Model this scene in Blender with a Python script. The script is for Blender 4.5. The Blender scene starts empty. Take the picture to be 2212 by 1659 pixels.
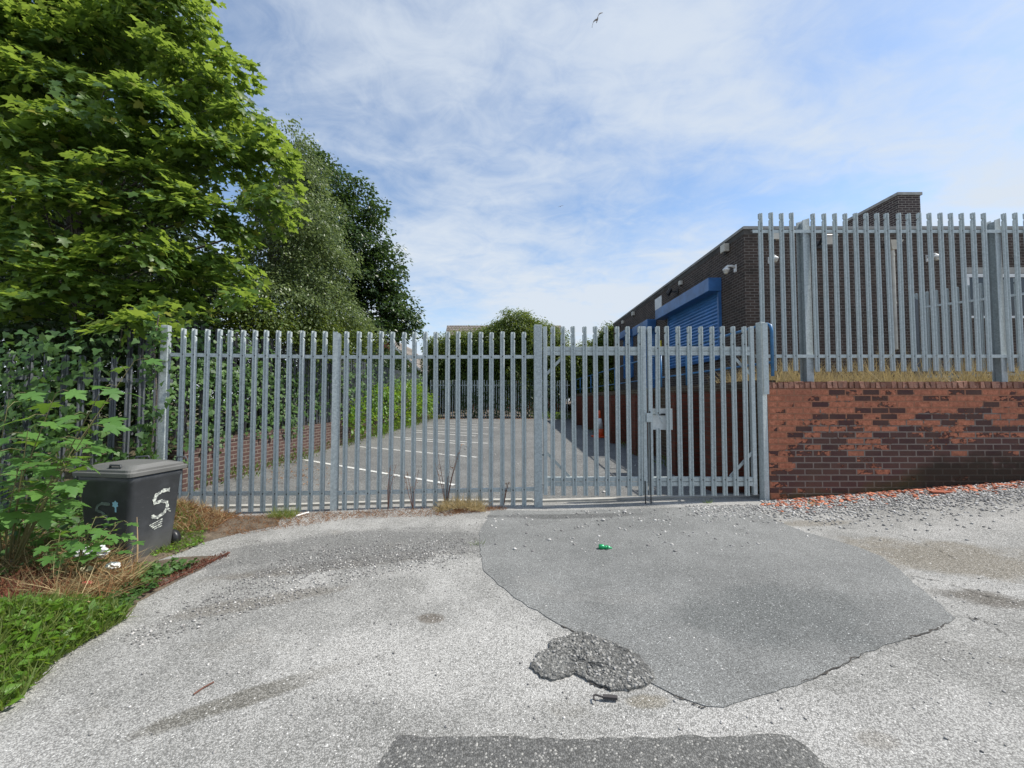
import bpy, math, random
import numpy as np
from mathutils import Vector, Matrix
random.seed(7); RNG = np.random.default_rng(11)
S = bpy.context.scene
COL = S.collection
PI = math.pi

# ------------------------------------------------------------------ camera
EYE = 1.49; PITCH = math.radians(2.17); FV = 831.0   # FV: focal length in units of a 2212-wide picture
cam = bpy.data.cameras.new('camera'); camo = bpy.data.objects.new('camera', cam); COL.objects.link(camo)
camo.location = (0, 0, EYE); camo.rotation_euler = (PI/2 + PITCH, 0, 0)
cam.sensor_width = 36; cam.lens = 36*FV/2212; cam.clip_start = 0.05; cam.clip_end = 2000
S.camera = camo

# ------------------------------------------------------------------ sun and sky
SUN = Vector((0.70, 0.035, 1.0)).normalized()
SUN_EL = math.asin(SUN.z); SUN_AZ = math.atan2(SUN.x, SUN.y)
sl = bpy.data.lights.new('sun', 'SUN'); so = bpy.data.objects.new('sun', sl); COL.objects.link(so)
so.location = (20, 0, 30); so.rotation_euler = (-SUN).to_track_quat('-Z', 'Y').to_euler()
sl.energy = 4.0; sl.angle = math.radians(0.5); sl.color = (1.0, 0.95, 0.87)
W = bpy.data.worlds.new('World'); S.world = W; W.use_nodes = True
def build_world():
    nt = W.node_tree; n = nt.nodes; l = nt.links; n.clear()
    out = n.new('ShaderNodeOutputWorld'); bg = n.new('ShaderNodeBackground'); bg.inputs[1].default_value = 0.13
    sky = n.new('ShaderNodeTexSky'); sky.sky_type = 'NISHITA'; sky.sun_disc = False
    sky.sun_elevation = SUN_EL; sky.sun_rotation = SUN_AZ; sky.air_density = 1.0; sky.dust_density = 0.6; sky.ozone_density = 1.6
    tc = n.new('ShaderNodeTexCoord'); sep = n.new('ShaderNodeSeparateXYZ'); l.new(tc.outputs['Generated'], sep.inputs[0])
    def math_(op, a, b=None, c=None):
        m = n.new('ShaderNodeMath'); m.operation = op
        for i, v in enumerate((a, b, c)):
            if v is None: continue
            if isinstance(v, (int, float)): m.inputs[i].default_value = v
            else: l.new(v, m.inputs[i])
        return m.outputs[0]
    zz = math_('ADD', math_('MAXIMUM', sep.outputs[2], 0.0), 0.16)
    px = math_('DIVIDE', sep.outputs[0], zz); py = math_('DIVIDE', sep.outputs[1], zz)
    cv = n.new('ShaderNodeCombineXYZ'); l.new(px, cv.inputs[0]); l.new(py, cv.inputs[1])
    def noise(scale, det, rough, dist, rot, sc, loc=(0, 0, 0)):
        mp = n.new('ShaderNodeMapping'); mp.inputs['Rotation'].default_value = (0, 0, rot); mp.inputs['Scale'].default_value = sc
        mp.inputs['Location'].default_value = loc
        l.new(cv.outputs[0], mp.inputs[0]); t = n.new('ShaderNodeTexNoise')
        t.inputs['Scale'].default_value = scale; t.inputs['Detail'].default_value = det
        t.inputs['Roughness'].default_value = rough; t.inputs['Distortion'].default_value = dist
        l.new(mp.outputs[0], t.inputs['Vector']); return t.outputs[0]
    a = noise(0.75, 9, 0.50, 0.3, 0.5, (1, 1.3, 1), (3.1, 1.2, 0))      # broad veils
    b = noise(2.4, 9, 0.58, 0.9, 0.75, (1, 1.7, 1), (0.4, 0.9, 0))    # streaks
    c = noise(7, 8, 0.62, 1.2, 0.2, (1, 1.1, 1))                      # mackerel fluff
    s = math_('ADD', math_('MULTIPLY', a, 1.0), math_('ADD', math_('MULTIPLY', b, 0.42), math_('MULTIPLY', c, 0.26)))
    rp = n.new('ShaderNodeMapRange'); rp.inputs[1].default_value = 0.64; rp.inputs[2].default_value = 1.05
    rp.interpolation_type = 'SMOOTHSTEP'; l.new(s, rp.inputs[0])
    hz = n.new('ShaderNodeMapRange'); hz.inputs[1].default_value = 0.02; hz.inputs[2].default_value = 0.42
    hz.inputs[3].default_value = 0.55; hz.inputs[4].default_value = 0.0; l.new(sep.outputs[2], hz.inputs[0])
    cov = math_('MINIMUM', math_('ADD', math_('MULTIPLY', rp.outputs[0], 0.88), hz.outputs[0]), 0.97)
    tint = n.new('ShaderNodeMix'); tint.data_type = 'RGBA'; tint.blend_type = 'MULTIPLY'; tint.inputs[0].default_value = 1
    l.new(sky.outputs[0], tint.inputs[6]); tint.inputs[7].default_value = (1.02, 1.06, 1.06, 1)
    mx = n.new('ShaderNodeMix'); mx.data_type = 'RGBA'; l.new(cov, mx.inputs[0]); l.new(tint.outputs[2], mx.inputs[6])
    mx.inputs[7].default_value = (3.9, 4.3, 4.8, 1)
    l.new(mx.outputs[2], bg.inputs[0]); l.new(bg.outputs[0], out.inputs[0])
build_world()
S.view_settings.view_transform = 'Standard'; S.view_settings.look = 'None'
S.view_settings.exposure = 0.50; S.view_settings.gamma = 1
S.render.resolution_x = 1024; S.render.resolution_y = 768

# ------------------------------------------------------------------ geometry helpers
def at(vx, vy, Y):
    """a point at depth Y on the sight line through place (vx, vy) of a 2212x1659 survey picture"""
    a = (vx-1106)/FV; b = (829.5-vy)/FV
    dy = math.cos(PITCH) - b*math.sin(PITCH); dz = math.sin(PITCH) + b*math.cos(PITCH)
    return Vector((a*Y/dy, Y, EYE + dz*Y/dy))
def gz(x, y):
    x = np.asarray(x, float); y = np.asarray(y, float)
    r = 0.026*np.clip(x-0.4, 0, 3.2) + 0.075*np.clip(x-3.6, 0, 12)
    t = np.clip((y-5.6)/1.2, 0, 1)
    lot = 0.0125*np.clip(y-5.6, 0, 20)
    left = -0.04*np.clip((-x-1.5)/2, 0, 1)
    return (r+left)*(1-t) + lot*t
def gp(vx, vy):
    a = (vx-1106)/FV; b = (829.5-vy)/FV
    dy = math.cos(PITCH) - b*math.sin(PITCH); dz = math.sin(PITCH) + b*math.cos(PITCH)
    z = 0.0
    for _ in range(30):
        t = (z-EYE)/dz; x = a*t; y = dy*t
        z = 0.5*z + 0.5*float(gz(x, y))
    return Vector((x, y, float(gz(x, y))))

class MB:
    def __init__(s): s.V = []; s.F = []; s.n = 0; s.A = []
    def add(s, verts, faces, attr=0.0):
        verts = np.asarray(verts, float).reshape(-1, 3)
        s.V.append(verts)
        for f in faces: s.F.append([i+s.n for i in f]); s.A.append(attr)
        s.n += len(verts); return s
    def box(s, x0, x1, y0, y1, z0, z1, M=None, attr=0.0):
        v = np.array([(x0,y0,z0),(x1,y0,z0),(x1,y1,z0),(x0,y1,z0),(x0,y0,z1),(x1,y0,z1),(x1,y1,z1),(x0,y1,z1)], float)
        if M is not None: v = np.array([tuple(M @ Vector(p)) for p in v])
        return s.add(v, [(0,3,2,1),(4,5,6,7),(0,1,5,4),(1,2,6,5),(2,3,7,6),(3,0,4,7)], attr)
    def tube(s, pts, rad, sides=6, cap=True, attr=0.0):
        pts = [Vector(p) for p in pts]; n = len(pts)
        if not hasattr(rad, '__len__'): rad = [rad]*n
        V = []; up = None
        for i, p in enumerate(pts):
            t = (pts[min(i+1, n-1)] - pts[max(i-1, 0)])
            if t.length < 1e-9: t = Vector((0,0,1))
            t.normalize()
            if up is None:
                up = Vector((0,0,1)) if abs(t.z) < .9 else Vector((1,0,0))
            a = t.cross(up)
            if a.length < 1e-6: a = t.cross(Vector((0,1,0)))
            a.normalize(); b = a.cross(t).normalized(); up = b
            for k in range(sides):
                an = 2*PI*k/sides
                V.append(tuple(p + a*(rad[i]*math.cos(an)) + b*(rad[i]*math.sin(an))))
        F = []
        for i in range(n-1):
            for k in range(sides):
                k2 = (k+1) % sides
                F.append((i*sides+k, i*sides+k2, (i+1)*sides+k2, (i+1)*sides+k))
        if cap:
            F.append(tuple(range(sides))[::-1]); F.append(tuple((n-1)*sides+k for k in range(sides)))
        return s.add(V, F, attr)
    def prism(s, poly, z0, z1, attr=0.0):
        n = len(poly); V = [(p[0], p[1], z0 if not callable(z0) else z0(*p)) for p in poly] + [(p[0], p[1], z1 if not callable(z1) else z1(*p)) for p in poly]
        F = [tuple(range(n))[::-1], tuple(range(n, 2*n))] + [(i, (i+1) % n, n+(i+1) % n, n+i) for i in range(n)]
        return s.add(V, F, attr)
    def build(s, name, m, parent=None, smooth=False):
        V = np.concatenate(s.V) if s.V else np.zeros((0, 3))
        me = bpy.data.meshes.new(name); me.from_pydata(V.tolist(), [], s.F); 
        at_ = me.attributes.new('shade', 'FLOAT', 'FACE'); at_.data.foreach_set('value', np.asarray(s.A, np.float32))
        return link(name, me, m, parent, smooth)
def link(name, me, m, parent=None, smooth=False):
    if m is not None: me.materials.append(m)
    if smooth: me.polygons.foreach_set('use_smooth', [True]*len(me.polygons))
    me.update(); o = bpy.data.objects.new(name, me); COL.objects.link(o)
    if parent is not None: o.parent = parent
    return o
def empty(name, loc=(0, 0, 0), rz=0.0):
    o = bpy.data.objects.new(name, None); COL.objects.link(o); o.location = loc; o.rotation_euler = (0, 0, rz)
    o.empty_display_size = 0.2; return o
def tag(o, label=None, cat=None, group=None, kind=None):
    if label: o['label'] = label
    if cat: o['category'] = cat
    if group: o['group'] = group
    if kind: o['kind'] = kind
    return o
def bevel(o, w=0.004, seg=2):
    b = o.modifiers.new('bevel', 'BEVEL'); b.width = w; b.segments = seg; b.limit_method = 'ANGLE'; return o
def frames(Nrm, Dr):
    Nrm = Nrm/np.maximum(np.linalg.norm(Nrm, axis=1, keepdims=True), 1e-9)
    Dr = Dr - Nrm*np.sum(Nrm*Dr, axis=1, keepdims=True)
    Dr = Dr/np.maximum(np.linalg.norm(Dr, axis=1, keepdims=True), 1e-9)
    return np.cross(Dr, Nrm), Dr, Nrm
def scatter_mesh(name, P, Nrm, Dr, size, tmpl, m, parent=None, attr=None, smooth=False, aspect=None):
    """many copies of a small template (verts, tris) joined in one mesh, oriented by normal and direction"""
    TV, TF = tmpl; TV = np.asarray(TV, float); TF = np.asarray(TF, int); N = len(P); k = len(TV)
    X, Yv, Z = frames(Nrm, Dr); size = np.broadcast_to(size, (N,))
    ax = np.ones(N) if aspect is None else aspect
    V = (P[:, None, :] + size[:, None, None]*(TV[None, :, 0:1]*ax[:, None, None]*X[:, None, :] + TV[None, :, 1:2]*Yv[:, None, :] + TV[None, :, 2:3]*Z[:, None, :])).reshape(-1, 3)
    F = (TF[None] + (np.arange(N)*k)[:, None, None]).reshape(-1, TF.shape[1])
    me = bpy.data.meshes.new(name); me.vertices.add(len(V)); me.vertices.foreach_set('co', V.astype(np.float32).ravel())
    me.loops.add(F.size); me.loops.foreach_set('vertex_index', F.astype(np.int32).ravel())
    me.polygons.add(len(F)); me.polygons.foreach_set('loop_start', np.arange(0, F.size, F.shape[1], dtype=np.int32))
    try: me.polygons.foreach_set('loop_total', np.full(len(F), F.shape[1], np.int32))
    except Exception: pass
    if attr is None: attr = RNG.random(N)
    a_ = me.attributes.new('shade', 'FLOAT', 'FACE'); a_.data.foreach_set('value', np.repeat(attr, len(TF)).astype(np.float32))
    me.update(calc_edges=True); me.validate()
    return link(name, me, m, parent, smooth)
def unit(N):
    v = RNG.normal(size=(N, 3)); return v/np.linalg.norm(v, axis=1, keepdims=True)

# leaf shapes: a fan round the middle, gently cupped
def fan(half, mid=(0, .42), cup=.22, fold=.25):
    pts = list(half) + [(-x, y) for x, y in half[::-1] if abs(x) > 1e-6]
    pts = [mid] + pts
    V = [(x, y, -cup*((x)**2+(y-mid[1])**2) + fold*abs(x)*.5) for x, y in pts]
    n = len(pts)-1
    return V, [(0, 1+i, 1+(i+1) % n) for i in range(n)]
MAPLE = fan([(0, 0), (.36, -.02), (.27, .2), (.58, .48), (.22, .52), (.2, .78), (0, 1.02)])
MAPLE_FINE = fan([(0, .02), (.15, -.05), (.30, -.03), (.42, -.06), (.37, .08), (.30, .18), (.42, .24), (.50, .36), (.66, .50), (.50, .50), (.46, .60), (.32, .56), (.19, .50), (.22, .66), (.30, .78), (.16, .80), (.12, .92), (0, 1.08)])
IVY = fan([(0, .05), (.30, -.06), (.48, .18), (.26, .40), (.22, .60), (0, .95)], (0, .35))
OVAL = ([(0, 0, 0), (.30, .42, .06), (0, 1, -.08), (-.30, .42, .06)], [(0, 1, 2), (0, 2, 3)])
OVALN = ([(0, 0, 0), (.17, .40, .04), (0, 1, -.12), (-.17, .40, .04)], [(0, 1, 2), (0, 2, 3)])
BLADE = ([(-.03, 0, 0), (.03, 0, 0), (.024, .45, .04), (-.024, .45, .04), (0, 1, .30)], [(0, 1, 2), (0, 2, 3), (3, 2, 4)])
def _stone():
    t = (1+5**.5)/2; V = np.array([(-1,t,0),(1,t,0),(-1,-t,0),(1,-t,0),(0,-1,t),(0,1,t),(0,-1,-t),(0,1,-t),(t,0,-1),(t,0,1),(-t,0,-1),(-t,0,1)], float)/1.9
    r = np.random.default_rng(5); V *= r.uniform(.75, 1.1, (12, 1)); V[:, 2] *= .62; V[:, 0] *= 1.15
    F = [(0,11,5),(0,5,1),(0,1,7),(0,7,10),(0,10,11),(1,5,9),(5,11,4),(11,10,2),(10,7,6),(7,1,8),(3,9,4),(3,4,2),(3,2,6),(3,6,8),(3,8,9),(4,9,5),(2,4,11),(6,2,10),(8,6,7),(9,8,1)]
    return V*.5, F
STONE = _stone()

# ------------------------------------------------------------------ material helpers
class MT:
    def __init__(s, name):
        s.m = bpy.data.materials.new(name); s.m.use_nodes = True; s.nt = s.m.node_tree; s.n = s.nt.nodes; s.l = s.nt.links
        s.b = s.n['Principled BSDF']; s.out = s.n['Material Output']
    def v(s, sock, val):
        if isinstance(val, bpy.types.NodeSocket): s.l.new(val, sock)
        elif isinstance(val, (tuple, list)) and len(val) == 3 and sock.type == 'RGBA': sock.default_value = (*val, 1)
        else: sock.default_value = val
    def geo(s): 
        g = s.n.new('ShaderNodeNewGeometry'); return g
    def obj(s): return s.n.new('ShaderNodeTexCoord').outputs['Object']
    def map(s, vec, sc=(1,1,1), rot=(0,0,0), loc=(0,0,0)):
        m = s.n.new('ShaderNodeMapping'); s.l.new(vec, m.inputs[0]); m.inputs['Scale'].default_value = sc; m.inputs['Rotation'].default_value = rot; m.inputs['Location'].default_value = loc
        return m.outputs[0]
    def noise(s, vec, scale, det=4, rough=.55, dist=0, out=0):
        t = s.n.new('ShaderNodeTexNoise'); s.l.new(vec, t.inputs['Vector']); t.inputs['Scale'].default_value = scale
        t.inputs['Detail'].default_value = det; t.inputs['Roughness'].default_value = rough; t.inputs['Distortion'].default_value = dist
        return t.outputs[out]
    def voro(s, vec, scale, feature='F1', out='Distance', rnd=1):
        t = s.n.new('ShaderNodeTexVoronoi'); t.feature = feature; s.l.new(vec, t.inputs['Vector']); t.inputs['Scale'].default_value = scale
        t.inputs['Randomness'].default_value = rnd
        return t.outputs[out]
    def rng(s, val, a, b, c=0., d=1., smooth=False):
        t = s.n.new('ShaderNodeMapRange'); s.v(t.inputs[0], val)
        for i, x in enumerate((a, b, c, d)): t.inputs[i+1].default_value = x
        if smooth: t.interpolation_type = 'SMOOTHSTEP'
        return t.outputs[0]
    def math(s, op, a, b=0., c=None):
        t = s.n.new('ShaderNodeMath'); t.operation = op; s.v(t.inputs[0], a); s.v(t.inputs[1], b)
        if c is not None: s.v(t.inputs[2], c)
        return t.outputs[0]
    def mix(s, f, a, b, mode='MIX'):
        t = s.n.new('ShaderNodeMix'); t.data_type = 'RGBA'; t.blend_type = mode; s.v(t.inputs[0], f)
        for k, x in ((6, a), (7, b)): s.v(t.inputs[k], x)
        return t.outputs[2]
    def attr(s, name='shade'):
        t = s.n.new('ShaderNodeAttribute'); t.attribute_name = name; return t.outputs['Fac']
    def sep(s, vec):
        t = s.n.new('ShaderNodeSeparateXYZ'); s.l.new(vec, t.inputs[0]); return t.outputs
    def comb(s, x, y, z=0.):
        t = s.n.new('ShaderNodeCombineXYZ'); s.v(t.inputs[0], x); s.v(t.inputs[1], y); s.v(t.inputs[2], z); return t.outputs[0]
    def bump(s, h, dist=.01, strength=1., normal=None):
        t = s.n.new('ShaderNodeBump'); t.inputs['Distance'].default_value = dist; t.inputs['Strength'].default_value = strength; s.l.new(h, t.inputs['Height'])
        if normal is not None: s.l.new(normal, t.inputs['Normal'])
        return t.outputs[0]
    def set(s, col=None, rough=None, metal=None, normal=None, spec=None):
        if col is not None: s.v(s.b.inputs['Base Color'], col)
        if rough is not None: s.v(s.b.inputs['Roughness'], rough)
        if metal is not None: s.v(s.b.inputs['Metallic'], metal)
        if spec is not None: s.v(s.b.inputs['Specular IOR Level'], spec)
        if normal is not None: s.l.new(normal, s.b.inputs['Normal'])
        return s.m
def simple(name, col, rough=.6, metal=0., var=.15, nscale=6., bumpd=0., bscale=60.):
    t = MT(name); p = t.geo().outputs['Position']; nz = t.noise(p, nscale, 5)
    c = t.mix(t.rng(nz, .3, .7), tuple(x*(1-var) for x in col), tuple(min(1, x*(1+var)) for x in col))
    nm = t.bump(t.noise(p, bscale, 3), bumpd) if bumpd else None
    return t.set(c, rough, metal, nm)
def galvanised(name, a=(.36, .405, .41), b=(.52, .575, .575), metal=.15):
    t = MT(name); p = t.geo().outputs['Position']
    sp = t.voro(p, 55, out='Color'); sx = t.sep(sp)[0]
    c = t.mix(sx, a, b); big = t.noise(p, 3.0, 5, .6)
    c = t.mix(t.rng(big, .3, .7, 0, .5), c, tuple(x*.85 for x in b))
    st = t.noise(t.map(p, (30, 30, 1.2)), 1.0, 4); c = t.mix(t.rng(st, .62, .8, 0, .35), c, (.20, .21, .20))
    c = t.mix(t.rng(t.noise(t.map(p, (9, 9, 1.6)), 1.0, 5, .7), .60, .80, 0, .35), c, (.24, .20, .16)); c = t.mix(t.attr(), c, (.07, .065, .06))
    return t.set(c, t.rng(sx, 0, 1, .42, .62), metal, t.bump(t.noise(p, 90, 3), .0006))
def leafmat(name, c0, c1, trans=(.30, .48, .04), tf=.38, rough=.45, yellow=None):
    t = MT(name); a = t.attr(); p = t.geo().outputs['Position']
    c = t.mix(a, c0, c1)
    if yellow: c = t.mix(t.rng(a, .93, .97), c, yellow)
    c = t.mix(t.rng(t.noise(p, 1.1, 3), .35, .65, 0, .35), c, tuple(x*.7 for x in c0))
    t.set(c, rough, 0, spec=.45)
    tr = t.n.new('ShaderNodeBsdfTranslucent'); t.v(tr.inputs[0], t.mix(a, tuple(x*.8 for x in trans), trans))
    mx = t.n.new('ShaderNodeMixShader'); mx.inputs[0].default_value = tf
    t.l.new(t.b.outputs[0], mx.inputs[1]); t.l.new(tr.outputs[0], mx.inputs[2]); t.l.new(mx.outputs[0], t.out.inputs[0])
    return t.m
def wall_uv(t):
    g = t.geo(); P = t.sep(g.outputs['Position']); N = t.sep(g.outputs['True Normal'])
    side = t.math('GREATER_THAN', t.math('ABSOLUTE', N[0]), .7)
    u = t.math('ADD', t.math('MULTIPLY', P[1], side), t.math('MULTIPLY', P[0], t.math('SUBTRACT', 1., side)))
    top = t.math('GREATER_THAN', t.math('ABSOLUTE', N[2]), .7)
    v = t.math('ADD', t.math('MULTIPLY', P[2], t.math('SUBTRACT', 1., top)), t.math('MULTIPLY', P[1], top))
    return g, P, u, v
def bricktex(t, vec, c1, c2, mortar, bw=.225, rh=.075, ms=.010, bias=0.):
    b = t.n.new('ShaderNodeTexBrick'); t.l.new(vec, b.inputs['Vector']); b.inputs['Scale'].default_value = 1
    b.inputs['Brick Width'].default_value = bw; b.inputs['Row Height'].default_value = rh; b.inputs['Mortar Size'].default_value = ms
    b.inputs['Mortar Smooth'].default_value = .15; b.inputs['Bias'].default_value = bias
    t.v(b.inputs['Color1'], c1); t.v(b.inputs['Color2'], c2); t.v(b.inputs['Mortar'], mortar)
    return b
def brick_plain(name, c1, c2, mortar, dirt=(.04, .035, .03), dirt_amt=.5, rh=.075, bw=.225):
    t = MT(name); g, P, u, v = wall_uv(t); vec = t.comb(u, v)
    b = bricktex(t, vec, c1, c2, mortar, bw, rh)
    c = t.mix(t.rng(t.noise(vec, 2.2, 6, .65), .45, .75, 0, dirt_amt), b.outputs[0], dirt)
    c = t.mix(t.rng(t.noise(vec, 40, 3), .4, .7, 0, .25), c, tuple(x*1.5 for x in c1))
    h = t.math('SUBTRACT', t.math('MULTIPLY', t.noise(vec, 60, 4), .3), b.outputs['Fac'])
    return t.set(c, .88, 0, t.bump(h, .006), spec=.25)

# ------------------------------------------------------------------ materials
GALV = galvanised('galvanised_steel')
GALV_POST = galvanised('galvanised_post', (.27, .31, .32), (.46, .51, .515))
DARKSTEEL = galvanised('dark_and_shaded_steel', (.085, .095, .108), (.15, .165, .18))  # left fences' shade put into the galvanised colour; also serves one dark post
SHADEPALE = galvanised('shade_blackened_steel', (.018, .019, .021), (.040, .043, .047), 0)  # near side-fence pales: canopy shade put into the steel colour
BLACKSTEEL = simple('black_iron', (.03, .03, .032), .5, .3)
BLUE = simple('blue_paint', (.045, .14, .34), .35, 0, .3, 2.2, .001, 20)
BLUERAIL = simple('blue_rail_paint', (.035, .15, .32), .4, 0, .35, 9)
WHITEP = simple('white_plastic', (.72, .72, .70), .45)
CREAM = simple('cream_plastic', (.55, .52, .45), .5)
BLACKP = simple('black_plastic', (.02, .02, .022), .4)
CONC = simple('concrete', (.36, .35, .32), .9, 0, .22, 5, .003, 80)
CONC_PALE = simple('pale_concrete', (.40, .39, .36), .9, 0, .18, 7, .003, 80)
GLASSD = simple('dark_glass', (.02, .025, .03), .08)
YELLOW = simple('yellow_paint', (.75, .62, .03), .5)
def asphalt(name, dark, light, speck, cell=120., warm=None, stains=.5, specks=0.1, bumpd=.004, zones=()):
    t = MT(name); p = t.geo().outputs['Position']
    ce = t.voro(p, cell, out='Color'); r = t.sep(ce)[0]; r2 = t.sep(ce)[1]
    d = t.voro(p, cell)
    big = t.noise(p, .55, 6, .62, .4); mid = t.noise(p, 2.6, 6, .65)
    base = t.mix(t.rng(t.math('ADD', t.math('MULTIPLY', big, .6), t.math('MULTIPLY', mid, .4)), .38, .62, smooth=True), dark, light)
    P = t.sep(p); wob = t.noise(p, 2.2, 6, .7)
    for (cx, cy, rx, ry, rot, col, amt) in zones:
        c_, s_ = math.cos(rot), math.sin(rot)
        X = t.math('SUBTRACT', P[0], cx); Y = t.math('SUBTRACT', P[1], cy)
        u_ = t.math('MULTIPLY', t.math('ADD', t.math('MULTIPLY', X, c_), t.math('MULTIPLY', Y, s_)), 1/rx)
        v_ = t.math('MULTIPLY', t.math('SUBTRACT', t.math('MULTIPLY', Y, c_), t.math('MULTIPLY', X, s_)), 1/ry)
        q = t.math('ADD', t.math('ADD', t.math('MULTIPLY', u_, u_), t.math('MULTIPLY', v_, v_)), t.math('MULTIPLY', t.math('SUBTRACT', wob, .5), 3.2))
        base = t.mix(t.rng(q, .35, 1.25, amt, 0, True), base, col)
    st = t.noise(t.map(p, (1, 1.6, 1), (0, 0, .5)), 1.3, 7, .7)
    base = t.mix(t.rng(st, .56, .74, 0, stains, True), base, warm or tuple(x*.6 for x in dark))
    c = t.mix(t.math('MULTIPLY', t.rng(r, .55, 0, 0, 1), .56), base, (.05, .05, .047))
    c = t.mix(t.rng(r, .45, 1, 0, .24), c, speck)
    c = t.mix(t.math('MULTIPLY', t.rng(d, .35, .75), .5), c, (.035, .034, .03))
    c = t.mix(t.math('MULTIPLY', t.math('GREATER_THAN', r2, 1-specks), .75), c, speck)
    fine = t.noise(p, 340, 2)
    h = t.math('ADD', t.math('MULTIPLY', t.math('SUBTRACT', 1., d), .7), t.math('MULTIPLY', fine, .3))
    return t.set(c, .9, 0, t.bump(h, bumpd), spec=.3)
def zone(vx, vy, rx, ry, rot, col, amt):
    g = gp(vx, vy); return (g.x, g.y, rx, ry, rot, col, amt)
RZ = [zone(760, 1215, 1.1, .13, .25, (.17, .145, .115), .75), zone(560, 1300, .6, .12, .35, (.18, .16, .13), .6), zone(800, 1180, 1.6, .55, .15, (.155, .155, .15), .8), zone(560, 1500, .50, .07, .55, (.15, .14, .115), .85), zone(930, 1335, .10, .07, 0, (.13, .105, .08), .8),
      zone(2030, 1200, .75, .42, -.35, (.20, .17, .12), .75), zone(2120, 1290, .30, .14, -.3, (.10, .085, .065), .8), zone(1890, 1595, .10, .06, 0, (.15, .125, .085), .8), zone(1400, 1515, .12, .05, 0, (.22, .185, .12), .6),
      zone(1750, 1130, .5, .12, 0, (.22, .19, .14), .6), zone(1000, 1420, 1.1, .35, 0, (.52, .51, .485), .6), zone(1800, 1560, 1.0, .22, 0, (.50, .49, .47), .5)]
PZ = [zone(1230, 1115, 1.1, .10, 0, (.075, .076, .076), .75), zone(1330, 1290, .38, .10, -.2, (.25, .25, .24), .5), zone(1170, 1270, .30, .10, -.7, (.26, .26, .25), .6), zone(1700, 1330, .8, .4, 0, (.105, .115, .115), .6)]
ROADM = asphalt('worn_asphalt', (.27, .267, .252), (.46, .452, .43), (.70, .69, .66), 150, (.235, .215, .18), .5, .012, .005, RZ)
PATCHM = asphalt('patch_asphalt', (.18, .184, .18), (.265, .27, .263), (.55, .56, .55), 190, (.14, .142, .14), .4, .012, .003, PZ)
TRENCHM = asphalt('trench_asphalt', (.12, .12, .118), (.17, .17, .163), (.42, .41, .38), 125, (.10, .10, .095), .3, .05, .006)
POTM = asphalt('pothole_asphalt', (.13, .13, .126), (.20, .20, .19), (.42, .41, .38), 85, (.24, .21, .155), .7, .06, .010)
LOTM = asphalt('car_park_asphalt', (.15, .153, .152), (.22, .223, .218), (.34, .34, .33), 70, (.17, .14, .10), .35, .03, .003)
SOIL = simple('soil', (.11, .085, .06), .95, 0, .4, 9, .02, 30)
LEAFLITTER = simple('leaf_litter', (.10, .085, .045), .95, 0, .5, 14, .02, 40)
def paint_line():
    t = MT('road_paint'); p = t.geo().outputs['Position']
    w = t.noise(p, 22, 6, .7); c = t.mix(t.rng(w, .50, .62), (.62, .62, .59), (.30, .30, .29))
    return t.set(c, .7)
PAINT = paint_line()

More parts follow.
